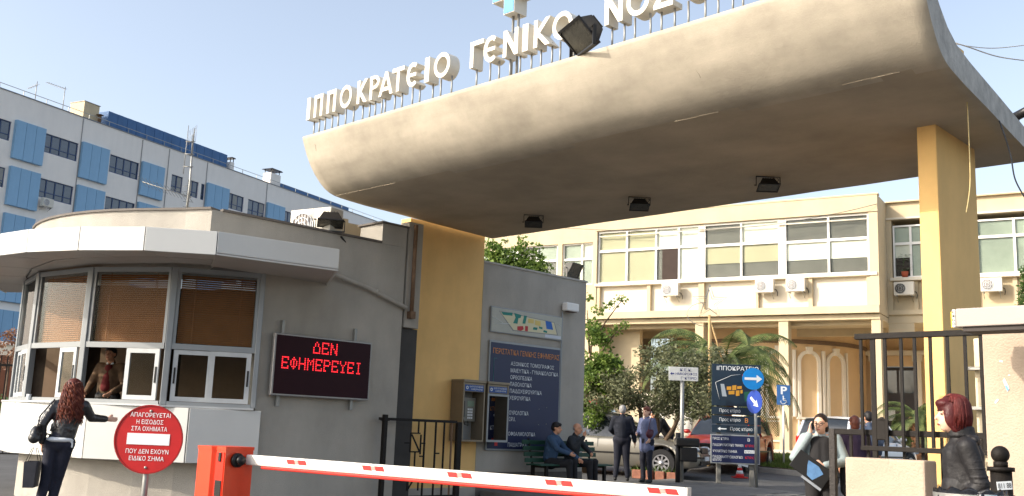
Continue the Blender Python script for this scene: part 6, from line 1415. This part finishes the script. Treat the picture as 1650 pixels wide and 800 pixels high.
# 3. right foreground woman, side profile facing left
c = px(1549, 660, 6.9)
puff = mat('puffer_black', (.016, .015, .016), .58, var=.3, vscale=5, bump=.55, bscale=16, spec=.35)
t, V, hp, M = person('red-haired woman in black padded jacket standing before the fence, facing left', Vector((c.x, c.y, 0)), math.radians(-104), dict(hed=(0, -.07, 1.58), nek=(0, -.01, 1.46), shL=(.165, .0, 1.39), shR=(-.165, 0, 1.39), elL=(.2, .07, 1.13), wrL=(.19, -.12, .94), elR=(-.2, .05, 1.13), wrR=(-.18, -.14, .96)), puff, jeans, None, skin2, vox=.012, bulk=.98, sc=.98, head=(.22, 0))
hm = hairmat('hair_dark_red', (.07, .008, .008)); q = MB()
for c_, r_ in (((0, .02, .055), (.092, .108, .085)), ((0, .06, -.0), (.09, .08, .11)), ((0, .05, -.06), (.085, .075, .07)), ((.06, -.01, -.0), (.035, .06, .09)), ((-.06, -.01, .0), (.035, .06, .09)), ((0, -.05, .085), (.07, .05, .035)), ((.06, .02, -.07), (.035, .05, .05)), ((-.06, .02, -.07), (.035, .05, .05))): q.ell(hp(*c_), r_, 16, 10, M)
obj('hair', q, hm, t, rem=.009)
rnd = random.Random(3); q = MB()
for _ in range(620):
    a = rnd.uniform(-2.35, 2.35); pts = []; rr = rnd.uniform(.98, 1.06); Lr = rnd.uniform(.75, 1.0) if abs(a) < 1.9 else rnd.uniform(.25, .45); sw = rnd.uniform(-.12, .12)
    for k in range(11):
        f = k/10*Lr; th = min(f*2.6, 1.57); dz = max(0, f*2.6-1.57)*.135; aa = a+sw*f; bulge = 1+.05*math.sin(min(1, dz/.1)*3.0)-.18*max(0, dz/.14-.6)
        pts.append(hp(math.sin(aa)*(.100*rr*math.sin(th)**.8*bulge if k else .004), .02+.112*rr*math.cos(aa)*(math.sin(th)**.8 if k else .03)*bulge*(1.0 if math.cos(a) > 0 else .78), .05+.098*math.cos(th)*rr-dz))
    q.tube(pts, .0036, 4, .0022)
obj('hair_strands', q, hairmat('hair_strand_red', (.12, .016, .013)), t)
q = MB()
for k in range(3): q.ell(V['nek']+Vector((0, .005, -.01+.025*k)), (.092-.004*k, .096-.004*k, .028), 16, 8)
q.ell(V['nek']+Vector((0, .085, -.045)), (.095, .04, .045), 16, 8); q.cap(V['shL']+Vector((-.02, .05, .03)), V['nek']+Vector((.04, .06, -.03)), .03, .03); q.cap(V['shR']+Vector((.02, .05, .03)), V['nek']+Vector((-.04, .06, -.03)), .03, .03)
for s_, k_ in ((1, 'L'), (-1, 'R')):
    for f_ in (.1, .25, .42, .6, .8, .95): a_ = V['sh'+k_].lerp(V['el'+k_], f_); q.ell(a_, (.066, .066, .024), 14, 7)
q.cap(V['pel']+Vector((0, .0, .05)), V['wai'], .165, .15)
obj('collar', q, puff, t, rem=.011)
# 4. phone woman
c = px(1322, 700, 11.9)
denim = mat('denim_pale', lin((150, 164, 166)), .85, var=.12, vscale=8, bump=.3, bscale=60)
t, V, hp, M = person('dark-haired woman in glasses and pale denim jacket, talking on a phone behind the low gate', Vector((c.x, c.y, 0)), -.25, dict(hed=(0, -.04, 1.58), elR=(-.30, -.08, 1.18), wrR=(-.125, -.17, 1.47), hdR=(.0, .1, 1), elL=(.28, .0, 1.15), wrL=(.02, -.25, 1.10), hdL=(-1, -.2, .05)), denim, mat('black_cloth', (.02, .019, .02), .9, var=.2), None, skin2, vox=.013, bulk=1.08, head=(-.35, .08), sc=.975, coat=0)
hm = hairmat('hair_brown_black', (.022, .012, .009)); q = MB()
for c_, r_ in (((0, .025, .045), (.082, .098, .085)), ((0, .1, .0), (.045, .05, .06)), ((.03, .13, -.05), (.03, .04, .06))): q.ell(hp(*c_), r_, 14, 9, M)
obj('hair', q, hm, t, rem=.010)
q = MB(); [q.cap(V['che']+Vector((s_*.035, -.062, .05)), V['wai']+Vector((s_*.045, -.08, -.1)), .095, .105) for s_ in (-1, 1)]; q.cap(V['wai']+Vector((0, -.06, -.05)), V['pel']+Vector((0, -.03, -.02)), .12, .13); obj('shirt', q, MATS['black_cloth'], t, rem=.012)
q = MB()
for s_ in (-1, 1): q.ring(.034*s_, .012, .026, .022, -.104, -.100, 16)
q.box(-.008, .008, -.104, -.1, .010, .014); q.box(.058, .062, -.10, 0, .01, .014); q.box(-.062, -.058, -.10, 0, .01, .014)
q.v = [hp(*v) for v in q.v]; obj('glasses', q, blackp, t)
q = MB(Matrix.Translation(V['wrR']+Vector((.035, .03, .09))) @ Matrix.Rotation(.3, 4, 'X')); q.bbox(-.012, .012, -.025, .025, -.05, .06, .006)
held('mobile_phone', 'small dark mobile phone held to the ear of the woman in the denim jacket', 'phone', t, [('phone_body', q, blackp, 0)])
c_ = V['wrL']+Vector((-.12, -.07, -.04)); Mq = Matrix.Translation(c_) @ Matrix.Rotation(.62, 4, 'Y')
q = MB(Mq); q.bbox(-.24, .2, -.012, .0, -.13, .10, .003); q2 = MB(Mq); q2.prism([(-.02, -.10), (.06, -.11), (.12, .02), (.03, .06), (-.1, .05), (-.08, .0)], -.0150, -.013); q3 = MB(Mq); q3.bbox(-.06, .2, .003, .01, -.16, .06, .002)
held('document_folder', 'black x-ray folder with blue picture held in front by the woman on the phone', 'folder', t, [('cover', q, blackp, 0), ('blue_print', q2, mat('xray_blue', lin((92, 130, 172)), .3, var=.25, vscale=9, bump=0), 0), ('inner_sheet', q3, mat('sheet_grey', lin((150, 156, 164)), .5), 0)])
q = MB(); q.cap(V['elL']+Vector((.04, .06, -.1)), V['elL']+Vector((.06, .05, -.3)), .11, .13); q.tube([V['elL']+Vector((.04, .06, -.02)), V['shL']+Vector((.02, .03, .04))], .014, 6)
held('handbag', 'large black bag hanging from the shoulder of the woman on the phone', 'bag', t, [('bag_body', q, MATS['black_cloth'], .014)])
# 5. standing couple
navyj = mat('navy_jacket', lin((20, 25, 38)), .8, var=.2, vscale=7, bump=.4, bscale=30)
c = pg(1001, 22.0, 780); c.z += .10
person('grey-haired man in dark navy jacket standing with his back to the camera', c, math.radians(172), dict(elR=(-.26, .0, 1.15), wrR=(-.29, -.04, .9), elL=(.26, -.06, 1.16), wrL=(.2, -.22, 1.08), anL=(.14, .02, .09), anR=(-.14, .02, .09)), navyj, mat('dark_trousers', lin((30, 32, 44)), .85, var=.2), (hairmat('hair_grey', (.32, .31, .3)), short[:2]+[((0, .03, .02), (.08, .09, .06))]), skin, vox=.018, bulk=1.25, sc=.925)
c = pg(1041, 21.8, 785); c.z += .10
greyc = mat('blue_grey_coat', lin((92, 100, 130)), .85, var=.12, vscale=6, bump=.3)
t, V, hp, M = person('woman with short red-brown hair in blue-grey coat, maroon bag on her arm', c, math.radians(-50), dict(elL=(.24, .02, 1.15), wrL=(.2, -.1, 1.0), elR=(-.22, -.02, 1.15), wrR=(-.12, -.2, 1.1)), greyc, MATS['dark_trousers'], (hairmat('hair_redbrown', (.16, .045, .025)), short+[((0, .05, -.03), (.078, .06, .06)), ((0, -.05, .08), (.06, .04, .03))]), skin2, vox=.018, bulk=1.05, coat=.16, hips=1.05, sc=.92)
q = MB(); a = V['pel']+Vector((.2, -.08, .15)); q.ell(a, (.06, .17, .11), 12, 8); q.tube([a+Vector((0, -.1, .08)), V['shL']+Vector((-.02, -.04, .07)), V['shL']+Vector((0, .08, .04)), a+Vector((0, .1, .08))], .012, 6)
held('handbag', 'maroon leather handbag hanging on the woman in the blue-grey coat', 'bag', t, [('bag_body', q, mat('maroon', lin((74, 26, 38)), .45), .014)])
# 6. seated men on the bench (facing away from the wall)
sit = dict(pel=(0, -.02, .53), wai=(0, -.0, .69), che=(0, -.05, .92), nek=(0, -.08, 1.08), hed=(0, -.13, 1.21), shL=(.18, -.07, 1.02), shR=(-.18, -.07, 1.02), hiL=(.09, -.04, .52), hiR=(-.09, -.04, .52), knL=(.14, -.47, .52), knR=(-.14, -.47, .52), anL=(.13, -.50, .09), anR=(-.13, -.50, .09))
def seat(u, v): p = uv(u, v); return Vector((p.x, p.y, ground(p.y)+.10))
s1 = dict(sit); s1.update(elL=(.28, -.22, .80), wrL=(.24, -.52, .62), elR=(-.25, -.25, .80), wrR=(-.1, -.45, .72))
t, V, hp, M = person('seated man with dark hair, glasses and blue denim jacket on the bench', seat(-13.08, 14.6), RA+math.pi/2+.35, s1, mat('denim_dark', lin((52, 76, 104)), .85, var=.2, vscale=8, bump=.3), mat('black_trousers', (.015, .015, .018), .9), (hairmat('hair_near_black', (.012, .01, .01)), short+[((0, -.05, .085), (.06, .045, .03))]), skin, vox=.017, bulk=1.1, head=(.1, .1), sc=.94)
s2 = dict(sit); s2.update(elL=(.25, -.25, .80), wrL=(.06, -.42, .72), elR=(-.26, -.18, .82), wrR=(-.14, -.34, 1.06), hdR=(.2, -.3, 1))
t, V, hp, M = person('older bald man in dark clothes seated at the end of the bench holding a cup', seat(-13.05, 15.18), RA+math.pi/2+.3, s2, mat('dark_jacket', lin((44, 48, 52)), .85, var=.2), MATS['black_trousers'], (hairmat('hair_grey', (.32, .31, .3)), [((0, .045, .01), (.078, .07, .05))]), skin, vox=.017, bulk=1.1, head=(-.1, 0), sc=.93)
c = V['wrR']+Vector((.03, -.06, .10)); q = MB(); q.tube([c-Vector((0, 0, .05)), c+Vector((0, 0, .05))], .028, 12, .036); held('paper_cup', 'white paper cup raised by the older seated man', 'cup', t, [('cup', q, whitep, 0)])
# 7. man leaning over the car
c = pg(1078, 26.6, 700)
person('man in black top leaning forward behind the silver car', c, math.radians(-75), dict(hed=(0, -.42, 1.42), nek=(0, -.33, 1.33), che=(0, -.22, 1.22), wai=(0, -.06, 1.05), shL=(.17, -.3, 1.30), shR=(-.17, -.3, 1.30), elL=(.2, -.35, 1.02), elR=(-.2, -.35, 1.02), wrL=(.2, -.5, .88), wrR=(-.2, -.5, .88)), MATS['black_cloth'], MATS['dark_trousers'], (MATS['hair_near_black'], short), skin, vox=.02)
# 8. people behind the low gate
purp = mat('purple_cloth', lin((66, 42, 84)), .85, var=.15)
c = pg(1379, 17.0, 760)
person('woman in purple seen from behind through the gate bars', c, math.radians(175), {}, mat('plum_coat', lin((52, 38, 58)), .85), purp, (hairmat('hair_redbrown', (.16, .045, .025)), short+[((0, .06, -.05), (.075, .05, .06))]), skin, vox=.02, coat=.1, hips=1.1)
c = pg(1401, 20.5, 740)
person('person in slate blue coat with dark hair behind the gate latch', c, math.radians(185), {}, mat('slate_coat', lin((72, 84, 104)), .85), MATS['dark_trousers'], (MATS['hair_near_black'], short), skin, vox=.022, coat=.1, sc=1.03)
c = bw(.35, 4.6, Z0+.0)
person('man standing by the arcade doorway, head showing above the small palm', c, RB+.2, {}, mat('sand_shirt', lin((170, 140, 104)), .85), MATS['dark_trousers'], (MATS['hair_near_black'], short), skin, vox=.025, sc=1.0)
